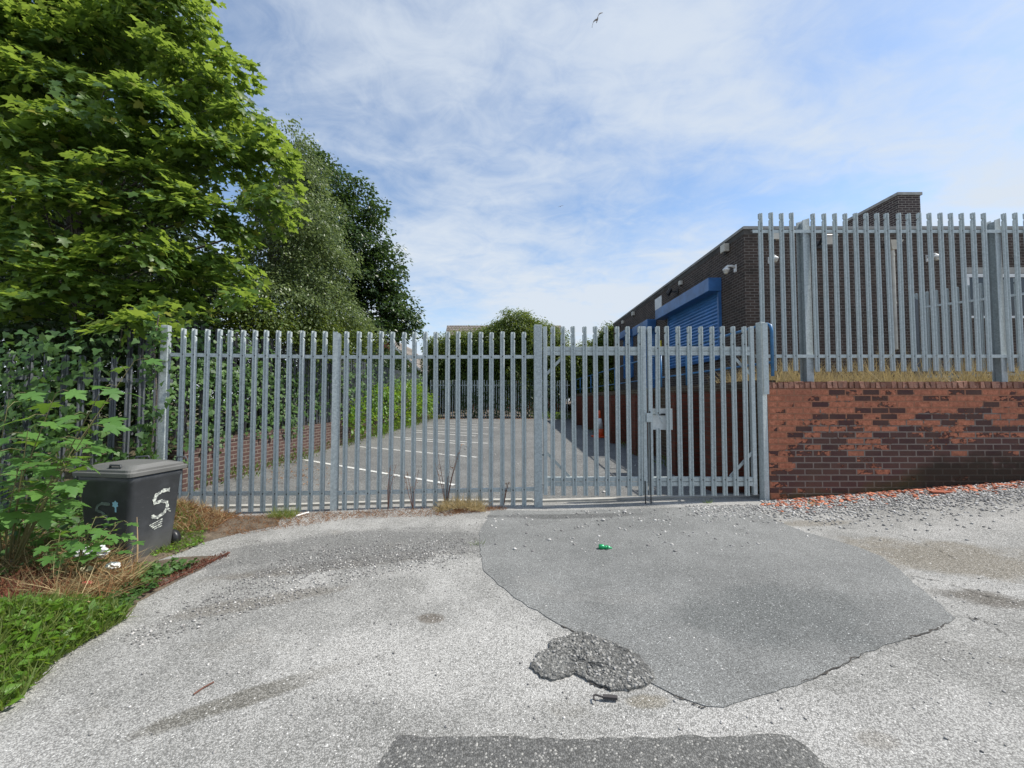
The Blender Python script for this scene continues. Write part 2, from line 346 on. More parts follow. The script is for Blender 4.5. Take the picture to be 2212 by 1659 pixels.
BR_BUILD = brick_plain('brown_brick', (.050, .037, .031), (.088, .060, .048), (.19, .17, .15), (.032, .028, .024), .7)
BR_CHIM = brick_plain('chimney_brick', (.045, .032, .034), (.085, .06, .055), (.30, .27, .23), (.04, .035, .03), .3)
BR_LEFT = brick_plain('purple_brick', (.075, .043, .040), (.11, .062, .053), (.22, .19, .16), (.06, .045, .035), .5)
BR_RET = brick_plain('mossy_brown_brick', (.075, .050, .036), (.13, .075, .05), (.17, .15, .11), (.055, .055, .025), .8)
BR_RED = brick_plain('raw_red_brick', (.13, .036, .024), (.19, .058, .035), (.12, .07, .05), (.05, .038, .026), .9)
BR_HOUSE = brick_plain('house_brick', (.36, .11, .06), (.45, .16, .09), (.35, .28, .22), (.2, .08, .05), .3)
def spalled():
    t = MT('spalled_brick'); g, P, u, v = wall_uv(t); vec = t.comb(u, v)
    idb = bricktex(t, vec, (0, 0, 0), (1, 1, 1), (.5, .5, .5), .240, .0853); r = t.sep(idb.outputs[0])[0]
    mort = idb.outputs['Fac']
    n1 = t.noise(t.map(vec, (1.1, 2.6, 1)), 1.7, 3, .5); n2 = t.noise(t.map(vec, (1, 1.5, 1)), 13, 5, .65)
    hb = t.rng(P[2], .35, 1.5, -.34, .12)
    leftb = t.rng(P[0], 3.6, 4.2, .40, 0)
    sc = t.math('ADD', t.math('ADD', t.math('MULTIPLY', r, .62), t.math('MULTIPLY', n1, .62)), t.math('ADD', t.math('MULTIPLY', n2, .62), t.math('ADD', hb, leftb)))
    spall = t.math('MULTIPLY', t.rng(sc, .895, .925), 1.)
    topc = t.math('GREATER_THAN', P[2], 1.69); spall = t.math('MAXIMUM', spall, topc)
    skin = t.mix(r, (.075, .038, .038), (.135, .066, .056))
    skin = t.mix(t.rng(t.noise(vec, 3, 5, .6), .4, .7, 0, .5), skin, (.13, .085, .06))
    skin = t.mix(mort, skin, (.23, .185, .16))
    raw = t.mix(t.rng(t.noise(vec, 17, 6, .75), .32, .68), (.27, .088, .048), (.64, .25, .15))
    raw = t.mix(t.rng(t.noise(vec, 2.1, 5, .7), .42, .68, 0, .5), raw, (.24, .10, .068))
    raw = t.mix(t.math('MULTIPLY', mort, .6), raw, (.30, .16, .10))
    c = t.mix(spall, skin, raw)
    c = t.mix(t.math('MULTIPLY', t.rng(t.noise(vec, 26, 5, .7), .5, .75, 0, .35), 1.), c, (.16, .075, .05))
    mossn = t.noise(vec, 2.3, 5, .65)
    low = t.math('MULTIPLY', t.rng(t.math('ADD', t.math('SUBTRACT', P[2], t.rng(P[0], 4.7, 6.0, -.05, .52)), t.math('MULTIPLY', mossn, .5)), .30, .52, 1, 0), t.rng(mossn, .28, .42))
    c = t.mix(t.math('MULTIPLY', low, .8), c, t.mix(t.rng(P[0], 4.6, 5.8), (.13, .115, .03), (.030, .027, .018)))
    h = t.math('ADD', t.math('SUBTRACT', t.math('MULTIPLY', t.noise(vec, 45, 5, .7), .5), t.math('MULTIPLY', mort, .6)), t.math('MULTIPLY', t.math('SUBTRACT', 1., spall), 1.0))
    return t.set(c, .9, 0, t.bump(h, .020), spec=.2)
SPALL = spalled()
def shutter_mat():
    return simple('shutter_blue', (.050, .19, .46), .35, .1, .2, 2)
SHUT = shutter_mat()
def tiles():
    t = MT('roof_tiles'); o = t.geo().outputs['Position']; P = t.sep(o)
    b = bricktex(t, t.comb(P[0], t.math('MULTIPLY', P[2], 1.0)), (.17, .145, .12), (.26, .225, .19), (.07, .06, .05), .33, .24, .025)
    return t.set(b.outputs[0], .85, 0, t.bump(b.outputs['Fac'], .03))
TILES = tiles()
BARK = simple('bark', (.10, .085, .07), .9, 0, .4, 14, .01, 40)
BIRCHBARK = simple('birch_bark', (.28, .26, .23), .8, 0, .5, 10, .006, 40)
L_MAPLE = leafmat('maple_leaf', (.052, .110, .026), (.115, .195, .038), (.36, .50, .065), .44, .42, (.28, .27, .05))
L_MAPLE_Y = leafmat('sapling_leaf', (.060, .15, .035), (.12, .25, .055), (.30, .50, .05), .32, .42)
L_BIRCH = leafmat('birch_leaf', (.075, .115, .042), (.165, .215, .085), (.30, .40, .12), .30, .42)
L_DARK = leafmat('dark_leaf', (.028, .058, .018), (.058, .105, .028), (.14, .24, .04), .22, .38)
L_HEDGE = leafmat('hedge_leaf', (.055, .10, .022), (.135, .19, .035), (.30, .38, .05), .30, .5)
L_SHRUB = leafmat('bright_leaf', (.075, .17, .020), (.15, .29, .035), (.38, .56, .05), .38, .42)
L_IVY = leafmat('ivy_leaf', (.030, .080, .018), (.10, .19, .045), (.22, .38, .05), .22, .55)
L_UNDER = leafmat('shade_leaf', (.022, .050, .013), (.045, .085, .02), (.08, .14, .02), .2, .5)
L_GRASS = leafmat('grass_blade', (.065, .115, .025), (.22, .25, .070), (.30, .46, .05), .35, .5)
L_DRY = leafmat('dry_grass', (.34, .25, .12), (.60, .48, .26), (.60, .48, .22), .25, .7)
L_DRYBROWN = leafmat('dead_weed', (.17, .075, .030), (.38, .20, .09), (.35, .18, .07), .2, .8)
L_DOCK = leafmat('dock_seed', (.11, .035, .020), (.22, .075, .038), (.2, .06, .03), .2, .8)
STALK = simple('dry_stalk', (.42, .30, .17), .8)
GREENSTALK = simple('green_stalk', (.14, .13, .05), .7)
STALKR = simple('red_stalk', (.13, .055, .038), .8)
def stone_mat():
    t = MT('gravel_stone'); a = t.attr(); c = t.mix(a, (.16, .155, .15), (.62, .60, .57)); return t.set(c, .85)
STONEM = stone_mat()
def chip_mat():
    t = MT('brick_chip'); a = t.attr(); c = t.mix(a, (.30, .085, .045), (.58, .22, .12)); return t.set(c, .9)
CHIP = chip_mat()
def dstone():
    t = MT('embedded_stone'); return t.set(t.mix(t.attr(), (.14, .14, .132), (.36, .35, .33)), .85)
DARKSTONE = dstone()
def bin_mat():
    t = MT('bin_plastic'); p = t.obj(); n = t.noise(p, 3, 6, .7)
    c = t.mix(t.rng(n, .45, .75, 0, .8), (.035, .038, .042), (.085, .09, .10)); c = t.mix(t.rng(t.noise(t.map(p, (3, 3, 22), (0, .3, 0)), 3, 6, .8), .60, .78, 0, .7), c, (.17, .18, .18))
    c = t.mix(t.rng(t.sep(p)[2], .28, 0, 0, .6), c, (.13, .125, .11))
    return t.set(c, t.rng(n, .3, .7, .38, .6), 0, t.bump(t.noise(p, 160, 2), .0006))
BINM = bin_mat()
BINLID = simple('bin_lid_plastic', (.125, .125, .12), .5, 0, .12, 4, .0006, 120)
def chalkm():
    t = MT('chalk_paint'); p = t.obj(); n = t.noise(t.map(p, (1, 1, 1)), 38, 6, .75)
    return t.set(t.mix(t.rng(n, .44, .56), (.66, .69, .62), (.14, .15, .15)), .85)
CHALK = chalkm()
CHALKF = simple('faded_chalk', (.15, .19, .17), .8, 0, .4, 30)
STICKB = simple('sticker_blue', (.30, .55, .68), .5)

# ------------------------------------------------------------------ ground
def grid_sheet(name, xs, ys, zf, m, kind='structure', smooth=True):
    X, Y = np.meshgrid(xs, ys); Z = zf(X, Y); nx, ny = len(xs), len(ys)
    V = np.stack([X, Y, Z], -1).reshape(-1, 3); F = []
    for j in range(ny-1):
        for i in range(nx-1): F.append((j*nx+i, j*nx+i+1, (j+1)*nx+i+1, (j+1)*nx+i))
    me = bpy.data.meshes.new(name); me.from_pydata(V.tolist(), [], F)
    o = link(name, me, m, None, smooth); o['kind'] = kind; return o
def spaced(segs):
    out = []
    for a, b, s in segs: out += list(np.arange(a, b, s))
    out.append(segs[-1][1]); return np.array(out)
xs = spaced([(-300, -40, 20), (-40, -9, 3), (-9, 10, .2), (10, 40, 3), (40, 300, 20)])
ys = spaced([(-60, -4, 4), (-4, 5.62, .16), ])
def roadz(X, Y):
    return gz(X, Y) + .006*np.sin(X*1.7+Y*.6)*np.cos(Y*1.3-X*.4)
grid_sheet('road', xs, ys, roadz, ROADM)
grid_sheet('ground', spaced([(-300, 300, 30)]), spaced([(-60, 400, 23)]), lambda X, Y: 0*X-1.2, SOIL)
# car park behind the fence line
grid_sheet('car_park', spaced([(-5.3, 3.7, .5)]), spaced([(5.63, 25.2, .5)]), lambda X, Y: gz(X, np.maximum(Y, 5.6))*1.0 - .004, LOTM)
# the soil bank behind the left wall and fence, the raised yard behind the right wall
def bankz(X, Y):
    t = np.clip((Y-5.2)/.9, 0, 1)
    return (.74*t + .02*(1-t)) + .05*np.sin(X*1.3+Y*.9)
grid_sheet('left_bank', spaced([(-60, -12, 6), (-12, -5.4, .3)]), spaced([(4.3, 8, .2), (8, 25, 1), (25, 120, 10)]), bankz, LEAFLITTER)
grid_sheet('raised_yard', spaced([(3.75, 60, 1.5)]), spaced([(5.66, 90, 1.5)]), lambda X, Y: 1.70+0*X, SOIL)
grid_sheet('far_ground', spaced([(-60, 60, 5)]), spaced([(25.15, 120, 5)]), lambda X, Y: .22+0*X, SOIL)

def sheet_poly(name, pts, m, dz, kind='structure', sub=.12, jitter=.0, up=0.0, rnd=3):
    """a thin slab laid over the road: outline resampled and roughened, skirt down to the road"""
    pts = [Vector(p).to_2d() if len(p) > 2 else Vector(p) for p in pts]; out = []
    n = len(pts); rg = random.Random(rnd)
    for i in range(n):
        a, b = pts[i], pts[(i+1) % n]; k = max(1, int((b-a).length/sub))
        for q in range(k):
            p = a.lerp(b, q/k); out.append((p.x+rg.uniform(-jitter, jitter), p.y+rg.uniform(-jitter, jitter)))
    import bmesh
    bm = bmesh.new(); vs = [bm.verts.new((x, y, 0)) for x, y in out]
    f = bm.faces.new(vs); bmesh.ops.triangulate(bm, faces=[f])
    for _ in range(2):
        es = [e for e in bm.edges if e.calc_length() > .5]
        if es: bmesh.ops.subdivide_edges(bm, edges=es, cuts=3, use_grid_fill=False); bmesh.ops.triangulate(bm, faces=bm.faces[:])
    ext = [e for e in bm.edges if e.is_boundary]
    for v in bm.verts:
        v.co.z = float(roadz(v.co.x, v.co.y)) + dz + up*rg.random()
    r = bmesh.ops.extrude_edge_only(bm, edges=ext)
    for v in r['geom']:
        if isinstance(v, bmesh.types.BMVert): v.co.z -= dz+.03
    bmesh.ops.recalc_face_normals(bm, faces=bm.faces[:])
    me = bpy.data.meshes.new(name); bm.to_mesh(me); bm.free()
    o = link(name, me, m); o['kind'] = kind; return o
patch = [(1062, 1103), (1035, 1150), (1037, 1190), (1045, 1235), (1075, 1262), (1110, 1290), (1160, 1320), (1205, 1345), (1250, 1368), (1330, 1420), (1400, 1470), (1450, 1497), (1490, 1515), (1530, 1530), (1560, 1528), (1640, 1505), (1720, 1482), (1800, 1447), (1870, 1412), (1950, 1384), (2010, 1365), (2050, 1345), (2060, 1335), (2030, 1305), (1985, 1270), (1945, 1232), (1900, 1200), (1850, 1180), (1800, 1166), (1740, 1150), (1700, 1135), (1640, 1108), (1600, 1094)]
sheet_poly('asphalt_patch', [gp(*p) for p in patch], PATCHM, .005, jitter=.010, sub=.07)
trench = [(810, 1662), (835, 1622), (858, 1592), (1000, 1590), (1200, 1596), (1400, 1592), (1600, 1590), (1700, 1589), (1740, 1612), (1790, 1662)]
tp = [gp(*p) for p in trench]; tp = [Vector((tp[0].x-.25, .9, 0))] + tp + [Vector((tp[-1].x+.25, .9, 0))]
sheet_poly('trench_repair', tp, TRENCHM, .004, jitter=.008, sub=.05)
pot = [(1146, 1440), (1160, 1412), (1184, 1404), (1188, 1382), (1215, 1378), (1250, 1364), (1290, 1376), (1330, 1392), (1372, 1414), (1400, 1440), (1416, 1462), (1398, 1480), (1362, 1492), (1322, 1492), (1290, 1478), (1262, 1466), (1238, 1456), (1215, 1466), (1190, 1470), (1165, 1462)]
def pothole():
    import bmesh
    pts = [gp(*p).to_2d() for p in pot]; cx = sum((p.x for p in pts))/len(pts); cy = sum((p.y for p in pts))/len(pts)
    rg = random.Random(4); m = MB(); out = []
    for i in range(len(pts)):
        a, b = pts[i], pts[(i+1) % len(pts)]; k = max(1, int((b-a).length/.02))
        for q in range(k):
            p = a.lerp(b, q/k); out.append((p.x+rg.uniform(-.008, .008), p.y+rg.uniform(-.006, .006)))
    n = len(out); R = 16; V = [(cx, cy, float(roadz(cx, cy))+.016)]
    for r in range(1, R+1):
        s = r/R
        for (x, y) in out:
            X = cx+(x-cx)*s; Y = cy+(y-cy)*s
            V.append((X+rg.uniform(-.004, .004), Y+rg.uniform(-.004, .004), float(roadz(X, Y)) + (.014+rg.uniform(-.004, .007) if r < R else .013)))
    for (x, y) in out: V.append((x+(x-cx)*.01, y+(y-cy)*.01, float(roadz(x, y))-.01))
    F = [(0, 1+i, 1+(i+1) % n) for i in range(n)]
    for r in range(R):
        for i in range(n):
            j = (i+1) % n; a = 1+r*n; b = 1+(r+1)*n
            F.append((a+i, b+i, b+j, a+j))
    m.add(V, F); o = m.build('rough_asphalt_lump', POTM); o['kind'] = 'structure'
pothole()
# cracks in the road on the right: thin dark slivers
def crack(name, pts, w):
    P = [gp(*p) for p in pts]; V = []; F = []; rg = random.Random(len(pts))
    Q = []
    for a, b in zip(P, P[1:]):
        for q in range(8):
            p = a.lerp(b, q/8); Q.append(Vector((p.x+rg.uniform(-.012, .012), p.y+rg.uniform(-.008, .008), 0)))
    for i, p in enumerate(Q):
        ww = w*rg.uniform(.25, 1)*(1-abs(2*i/len(Q)-1)**3)
        z = float(roadz(p.x, p.y))+.005
        V += [(p.x, p.y-ww, z), (p.x, p.y+ww, z)]
    for i in range(len(Q)-1): F.append((2*i, 2*i+2, 2*i+3, 2*i+1))
    o = MB().add(V, F).build(name, CRACKM); o['kind'] = 'structure'
CRACKM = simple('crack_dirt', (.045, .04, .035), .95)
for cpts, w in (([(1690, 1095), (1720, 1100), (1790, 1110)], .006), ([(1900, 1145), (1960, 1160), (2030, 1190), (2080, 1215)], .010), ([(1950, 1240), (2030, 1255), (2140, 1290), (2205, 1305)], .008),
                ([(1205, 1345), (1235, 1362), (1262, 1375)], .012), ([(2080, 1330), (2130, 1345), (2190, 1382)], .008), ([(1440, 1492), (1500, 1524), (1530, 1532)], .006), ([(1330, 1492), (1290, 1482), (1262, 1468)], .010),
                ([(1870, 1412), (1800, 1447), (1720, 1482)], .008), ([(1950, 1384), (2010, 1365), (2050, 1345)], .008)):
    crack('crack', cpts, w)
# concrete edging along the foot of fence and gates
def edging(name, a, b, w, z0, h, m):
    V = []; F = []; n = 40
    for i in range(n+1):
        t = i/n; x = a[0]+(b[0]-a[0])*t; y = a[1]+(b[1]-a[1])*t; z = float(gz(x, min(y, 5.55)))
        V += [(x, y, z-.1), (x, y, z+h), (x, y+w, z+h), (x, y+w, z-.1)]
    for i in range(n):
        for k in range(3): F.append((4*i+k, 4*i+4+k, 4*i+5+k, 4*i+1+k)[::-1])
    o = MB().add(V, F).build(name, m); o['kind'] = 'structure'
edging('concrete_edging', (-5.1, 5.36), (.3, 5.60), .09, 0, .035, CONC_PALE)
edging('gate_threshold', (.3, 5.60), (3.58, 5.60), .09, 0, .022, CONC_PALE)
# bay lines
def bay(p, q, w=.085):
    a, b = gp(*p), gp(*q); d = (b-a); d.z = 0; d.normalize(); s = Vector((-d.y, d.x, 0))*w/2; n = 12; V = []; F = []
    for i in range(n+1):
        c = a.lerp(b, i/n)
        for sg in (-1, 1):
            e = c+s*sg; V.append((e.x, e.y, float(gz(e.x, e.y))+.003))
    for i in range(n): F.append((2*i, 2*i+2, 2*i+3, 2*i+1)[::-1])
    return V, F
lines = [((655, 993), (982, 1048)), ((776, 965), (1029.7, 987.9)), ((848, 944), (1054.3, 957.8)), ((872, 949), (1006, 959.5)), ((897, 929.5), (1055, 938)), ((897, 934), (1028, 942)), ((919.5, 918), (1075.8, 924.4)), ((919, 923), (1031, 929)), ((955, 909), (1078.8, 914)), ((955, 913.5), (1031, 918)), ((1000, 904.8), (1060, 906))]
mb = MB()
for a, b in lines: mb.add(*bay(a, b, .10))
mb.build('bay_lines', PAINT)['kind'] = 'structure'

# ------------------------------------------------------------------ palisade fencing
def pale_mesh(h, rails, notch=1, m=GALV):
    prof = [(-.0325, -.002), (-.0265, -.021), (-.0155, -.024), (-.0045, -.004), (.0045, -.004), (.0155, -.024), (.0265, -.021), (.0325, -.002)]
    rows = [(0, 0, 0), (h-.150, 0, 0), (h-.118, 0, 0), (h-.108, 1, 0), (h-.094, 1, 0), (h-.084, 0, 0), (h-.016, 0, 0), (h, 0, 1)]
    V = []; n = len(prof)
    for layer in (0, .003):
        for z, nt, tp in rows:
            for i, (x, y) in enumerate(prof):
                xx = x
                if nt and ((notch > 0 and i >= 6) or (notch < 0 and i <= 1)): xx = x*.62
                zz = z - (.010 if tp and i in (0, 1, 6, 7) else 0)
                V.append((xx, y+layer, zz))
    L = len(rows)*n; F = []
    for r in range(len(rows)-1):
        for i in range(n-1):
            a = r*n+i; F.append((a, a+1, a+n+1, a+n)); F.append((L+a, L+a+n, L+a+n+1, L+a+1))
        F.append((r*n, r*n+n, L+r*n+n, L+r*n)); e = r*n+n-1; F.append((e, L+e, L+e+n, e+n))
    for i in range(n-1):
        F.append((i, L+i, L+i+1, i+1)); t = (len(rows)-1)*n+i; F.append((t, t+1, L+t+1, L+t))
    mb = MB().add(V, F)
    for zr in rails:
        mb.tube([(0, -.005, zr), (0, -.013, zr), (0, -.016, zr)], [.009, .008, .004], 8, attr=1.0)
    o = mb.build('pale', m); COL.objects.unlink(o); me = o.data; bpy.data.objects.remove(o); return me
def bar(mb, p, q, wy, wz):
    """a straight bar of depth wy (level, across) and height wz"""
    p, q = Vector(p), Vector(q); d = (q-p).normalized(); s = Vector((-d.y, d.x, 0)).normalized()*wy/2; u = Vector((0, 0, wz/2))
    V = [p-s-u, p+s-u, p+s+u, p-s+u, q-s-u, q+s-u, q+s+u, q-s+u]
    return mb.add([tuple(v) for v in V], [(0,3,2,1),(4,5,6,7),(0,1,5,4),(1,2,6,5),(2,3,7,6),(3,0,4,7)])
def i_post(h, w=.09, d=.09, m=GALV_POST, pointed=.03):
    mb = MB(); t = .008
    def bx(x0, x1, y0, y1):
        v = [(x0,y0,0),(x1,y0,0),(x1,y1,0),(x0,y1,0),(x0,y0,h),(x1,y0,h-pointed*(x1-x0)/w),(x1,y1,h-pointed*(x1-x0)/w),(x0,y1,h)]
        mb.add(v, [(0,3,2,1),(4,5,6,7),(0,1,5,4),(1,2,6,5),(2,3,7,6),(3,0,4,7)])
    bx(-w/2, w/2, -d/2, -d/2+t); bx(-w/2, w/2, d/2-t, d/2); bx(-.004, .004, -d/2+t+.0005, d/2-t-.0005)
    return mb
def put(name, me, parent, loc, rz=0.):
    o = bpy.data.objects.new(name, me); COL.objects.link(o); o.parent = parent; o.location = loc; o.rotation_euler = (RNG.normal()*.002, RNG.normal()*.0028, rz); return o
def fence_root(name, label, loc, cat='fence', group=None):
    return tag(empty(name, loc), label, cat, group)

# front fence, left of the gates: two bays between three posts
FL = Vector((at(393, 900, 5.15).x, 5.15, 0)); FR = Vector((at(1132, 900, 5.40).x, 5.40, 0))
fr = fence_root('palisade_fence', 'long galvanised palisade fence left of the gates, standing on pale concrete edging', (FL.x, FL.y, 0))
pm_n = pale_mesh(2.44, [.235, 2.09], 1)
def zfoot(vx):   # foot of the pales dips slightly towards the middle post
    return float(np.interp(vx, [393, 722, 1132], [-.01, -.03, -.01]))
ang = math.atan2(FR.y-FL.y, FR.x-FL.x)
def fpt(vx):
    # point on the fence line seen at column vx
    a = (vx-1106)/FV*math.cos(PITCH); d = FR-FL; t = (a*FL.y-FL.x)/(d.x-a*d.y); return FL+d*t
cols = list(np.linspace(0, 1, 13)); A0, A1, B0, B1 = fpt(393), fpt(700), fpt(748), fpt(1132)
off = Vector((math.sin(ang)*-.0, 0, 0))
for k in range(13):
    p = A0.lerp(A1, k/12); v = 1106+831*p.x/p.y; put('pale', pm_n, fr, (p.x-FL.x+RNG.normal()*.002, p.y-FL.y, zfoot(v)+RNG.normal()*.004), ang+RNG.normal()*.02)
for k in range(17):
    p = B0.lerp(B1, k/16); v = 1106+831*p.x/p.y; put('pale', pm_n, fr, (p.x-FL.x+RNG.normal()*.002, p.y-FL.y, zfoot(v)+RNG.normal()*.004), ang+RNG.normal()*.02)
Pm = fpt(725); Pc = fpt(359); Pg = fpt(1162)
for zz in (.235, 2.09):
    for a, b in ((Pc, Pm), (Pm, Pg)):
        mb = MB(); za = zfoot(1106+831*a.x/a.y)+zz; zb = zfoot(1106+831*b.x/b.y)+zz
        bar(mb, (a.x-FL.x+.03, a.y-FL.y+.005, za), (b.x-FL.x-.05, b.y-FL.y+.005, zb), .006, .048)
        bar(mb, (a.x-FL.x+.03, a.y-FL.y+.030, za+.021), (b.x-FL.x-.05, b.y-FL.y+.030, zb+.021), .045, .005)
        mb.build('rail', GALV, fr)
o = i_post(2.46).build('post', GALV_POST, fr); o.location = (Pm.x-FL.x, Pm.y-FL.y+.015, -.05); o.rotation_euler = (0, 0, ang+.18)
mb = MB(); mb.box(-.042, .042, -.042, .042, -.05, 2.47); o = mb.build('post', GALV_POST, fr); bevel(o, .006); o.location = (Pc.x-FL.x-.02, Pc.y-FL.y-.01, 0); o.rotation_euler = (0, 0, .25)

# shaded fence continuing to the left behind bin and ivy
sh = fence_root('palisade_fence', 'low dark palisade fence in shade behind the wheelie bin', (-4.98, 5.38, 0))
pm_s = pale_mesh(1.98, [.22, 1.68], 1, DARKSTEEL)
e = Vector((-6.05, 4.42, 0)); s0 = Vector((-4.98, 5.38, 0)); ang2 = math.atan2(s0.y-e.y, s0.x-e.x)
for k in range(12):
    p = (e-s0)*(k/10.2); put('pale', pm_s, sh, (p.x, p.y, .06), ang2)
mb = MB(); bar(mb, (.12, .13, 1.74), ((e.x-s0.x)*1.15, (e.y-s0.y)*1.15, 1.74), .006, .05); mb.build('rail', DARKSTEEL, sh)
mb = MB(); bar(mb, (.12, .13, .28), ((e.x-s0.x)*1.15, (e.y-s0.y)*1.15, .28), .006, .05); mb.build('rail', DARKSTEEL, sh)

# fence on top of the left wall, running back along the car park
sf = fence_root('palisade_fence', 'tall dark ivy grown palisade fence running back along the low left wall', (-5.34, 5.35, 0))
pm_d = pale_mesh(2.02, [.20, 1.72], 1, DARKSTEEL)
pm_d2 = pale_mesh(1.96, [.20, 1.72], 1, SHADEPALE)
N = 119; Ys = 5.35+np.arange(N)*.157
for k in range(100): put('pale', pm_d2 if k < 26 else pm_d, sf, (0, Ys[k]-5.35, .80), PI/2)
mb = MB(); tv = np.array([v.co for v in pm_d.vertices]); tf = [tuple(p.vertices) for p in pm_d.polygons]
for k in range(100, N):
    V = np.stack([-tv[:, 1], tv[:, 0]+Ys[k]-5.35, tv[:, 2]+.80], -1); mb.add(V, tf)
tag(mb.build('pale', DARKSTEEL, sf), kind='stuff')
for zz in (1.0, 2.52):
    mb = MB(); bar(mb, (-.03, 0, zz), (-.03, 18.6, zz), .006, .05); mb.build('rail', DARKSTEEL, sf)
for k in range(7):
    o = i_post(2.06, m=DARKSTEEL).build('post', DARKSTEEL, sf) if k == 0 else bpy.data.objects.new('post', o.data)
    if k: COL.objects.link(o); o.parent = sf
    o.location = (-.09, .35+k*2.9, .78); o.rotation_euler = (0, 0, PI/2)

# far fence closing the car park
ff = fence_root('palisade_fence', 'far palisade fence across the back of the car park, below the green bushes', (-5.2, 24.6, 0))
pm_f = pale_mesh(2.42, [.25, 2.1], 1, GALV)
for k in range(57): put('pale', pm_f, ff, (k*.156, 0, .24+.02*math.sin(k*.7)+RNG.normal()*.01), RNG.normal()*.06)
for zz in (.49, 2.34):
    mb = MB(); bar(mb, (0, .01, zz), (8.9, .01, zz), .006, .05); mb.build('rail', GALV, ff)
for k in range(4):
    o = i_post(2.45).build('post', GALV_POST, ff); o.location = (.2+k*2.8, .07, .22)

# fence above the right wall
rf = fence_root('palisade_fence', 'galvanised palisade fence standing above the spalled red brick wall', (3.55, 5.66, 1.7))
pm_r = pale_mesh(2.37, [.225, 2.10], -1)
for k in range(31):
    if k in (4, 22): continue
    vx = (2900+(176+81.55*k)/1.954)/1.8228; p = at(vx, 458, 5.66)
    put('pale', pm_r, rf, (p.x-3.55, 0, at(1106, 461, 5.66).z-2.37-1.7+RNG.normal()*.003), RNG.normal()*.02)
zb = at(1106, 461, 5.66).z-2.37-1.7
for zz in (.225, 2.10):
    mb = MB(); bar(mb, (.05, .005, zb+zz), (5.4, .005, zb+zz), .006, .048); bar(mb, (.05, .03, zb+zz+.021), (5.4, .03, zb+zz+.021), .045, .005); mb.build('rail', GALV, rf)
for vx in (1732, 2141):
    p = at(vx, 455, 5.74); o = i_post(2.52, .14, .10, pointed=-.05).build('post', GALV_POST, rf); o.location = (p.x-3.55, .07, -.06); o.rotation_euler = (0, 0, .30)
    mb = MB(); mb.box(-.22, .1, -.05, .08, -.06, .055); b2 = mb.build('footing', CONC, o)

# smaller fence behind it, turning back towards the building
kf = fence_root('palisade_fence', 'lower palisade fence seen end-on behind the upper right fence, running back to the building', (9.4, 8.75, 1.7))
pm_k = pale_mesh(2.20, [.25, 1.85], 1)
d = Vector((2.2, -3.1, 0)); L = d.length; ak = math.atan2(d.y, d.x)
for k in range(24): p = d*((k-.5)*.155/L); put('pale', pm_k, kf, (p.x, p.y, .03), ak+PI)
for zz in (.28, 1.88):
    mb = MB(); bar(mb, (0, 0, zz), (d.x, d.y, zz), .006, .05); mb.build('rail', GALV, kf)
o = i_post(2.1, .1, .1).build('post', DARKSTEEL, kf); o.location = (-.08, .1, 0)

# ------------------------------------------------------------------ gates
def gx(vx): return at(vx, 861, 5.4).x
ZG0, ZG1 = at(1106, 1070, 5.38).z, at(1106, 705, 5.38).z
pm_g = pale_mesh(ZG1-ZG0, [.215, 2.10], -1)
def gate_leaf(label, xa, xb, cols, hinge, loc):
    g = tag(empty('gate_leaf', (xa, 5.4, 0)), label, 'gate')
    h = ZG1-ZG0
    for vx in cols: put('pale', pm_g, g, (gx(vx)-xa, -.02, ZG0+RNG.normal()*.002), RNG.normal()*.015)
    for side, x in (('l', 0.0), ('r', xb-xa)):
        w = .055; x0 = x if side == 'l' else x-w
        mb = MB(); mb.box(x0, x0+w, -.012, .045, ZG0, ZG1); bevel(mb.build('stile', GALV, g), .005)
    for z0, z1 in ((ZG0+.185, ZG0+.245), (ZG1-.345, ZG1-.285)):
        mb = MB(); mb.box(.056, xb-xa-.056, -.002, .045, z0, z1); bevel(mb.build('rail', GALV, g), .004)
        mb = MB(); mb.box(.056, xb-xa-.056, -.0045, .002, z0-.062, z0-.006) ; mb.build('rail_angle', GALV, g)
    for top in (0, 1):
        mb = MB(); hx = .03 if hinge == 'l' else xb-xa-.03; sx = 1 if hinge == 'l' else -1
        zr = ZG1-.33 if top else ZG0+.24; zz = zr-.36 if top else zr+.36
        bar(mb, (hx, .02, zz), (hx+sx*.34, .02, zr), .012, .055); mb.build('brace', GALV, g)
    return g
XG = [gx(v) for v in (1173.6, 1397, 1399, 1631)]
g1 = gate_leaf('wider left leaf of the double palisade gate, hung on the spangled galvanised post', XG[0], XG[1]-.004, [1193, 1216, 1239.7, 1263, 1286.5, 1310, 1333.5, 1357, 1380.3], 'l', 0)
g2 = gate_leaf('right leaf of the double palisade gate, carrying the lock plate and lever handle', XG[2]+.012, XG[3], [1442.4, 1465.9, 1489, 1513, 1536.5, 1560.3, 1583.6, 1607], 'r', 0)
# the cut pale above and below the lock
hx = gx(1419.6)-g2.location.x; zc0 = at(1106, 927, 5.38).z; zc1 = at(1106, 899, 5.38).z-.0
m0 = pale_mesh(at(1106, 911, 5.38).z-.09-ZG0, [.215], 0); m1 = pale_mesh(ZG1-at(1106, 895, 5.38).z, [ZG1-at(1106, 895, 5.38).z-.31, .02], -1)
put('pale', m0, g2, (hx, -.02, ZG0)); put('pale', m1, g2, (hx, -.02, at(1106, 895, 5.38).z))
mb = MB(); px0, px1 = gx(1407)-g2.location.x, gx(1455)-g2.location.x; pz0, pz1 = at(1106, 929, 5.4).z, at(1106, 883, 5.4).z
mb.box(px0, px1, .0465, .052, pz0, pz1); lp = mb.build('lock_plate', galvanised('bright_plate', (.55, .58, .58), (.66, .69, .69), .1), g2); bevel(lp, .002)
mb = MB(); mb.box(px0+.115, px1-.1, .036, .046, pz1-.095, pz1-.068); mb.build('slot', BLACKSTEEL, lp)
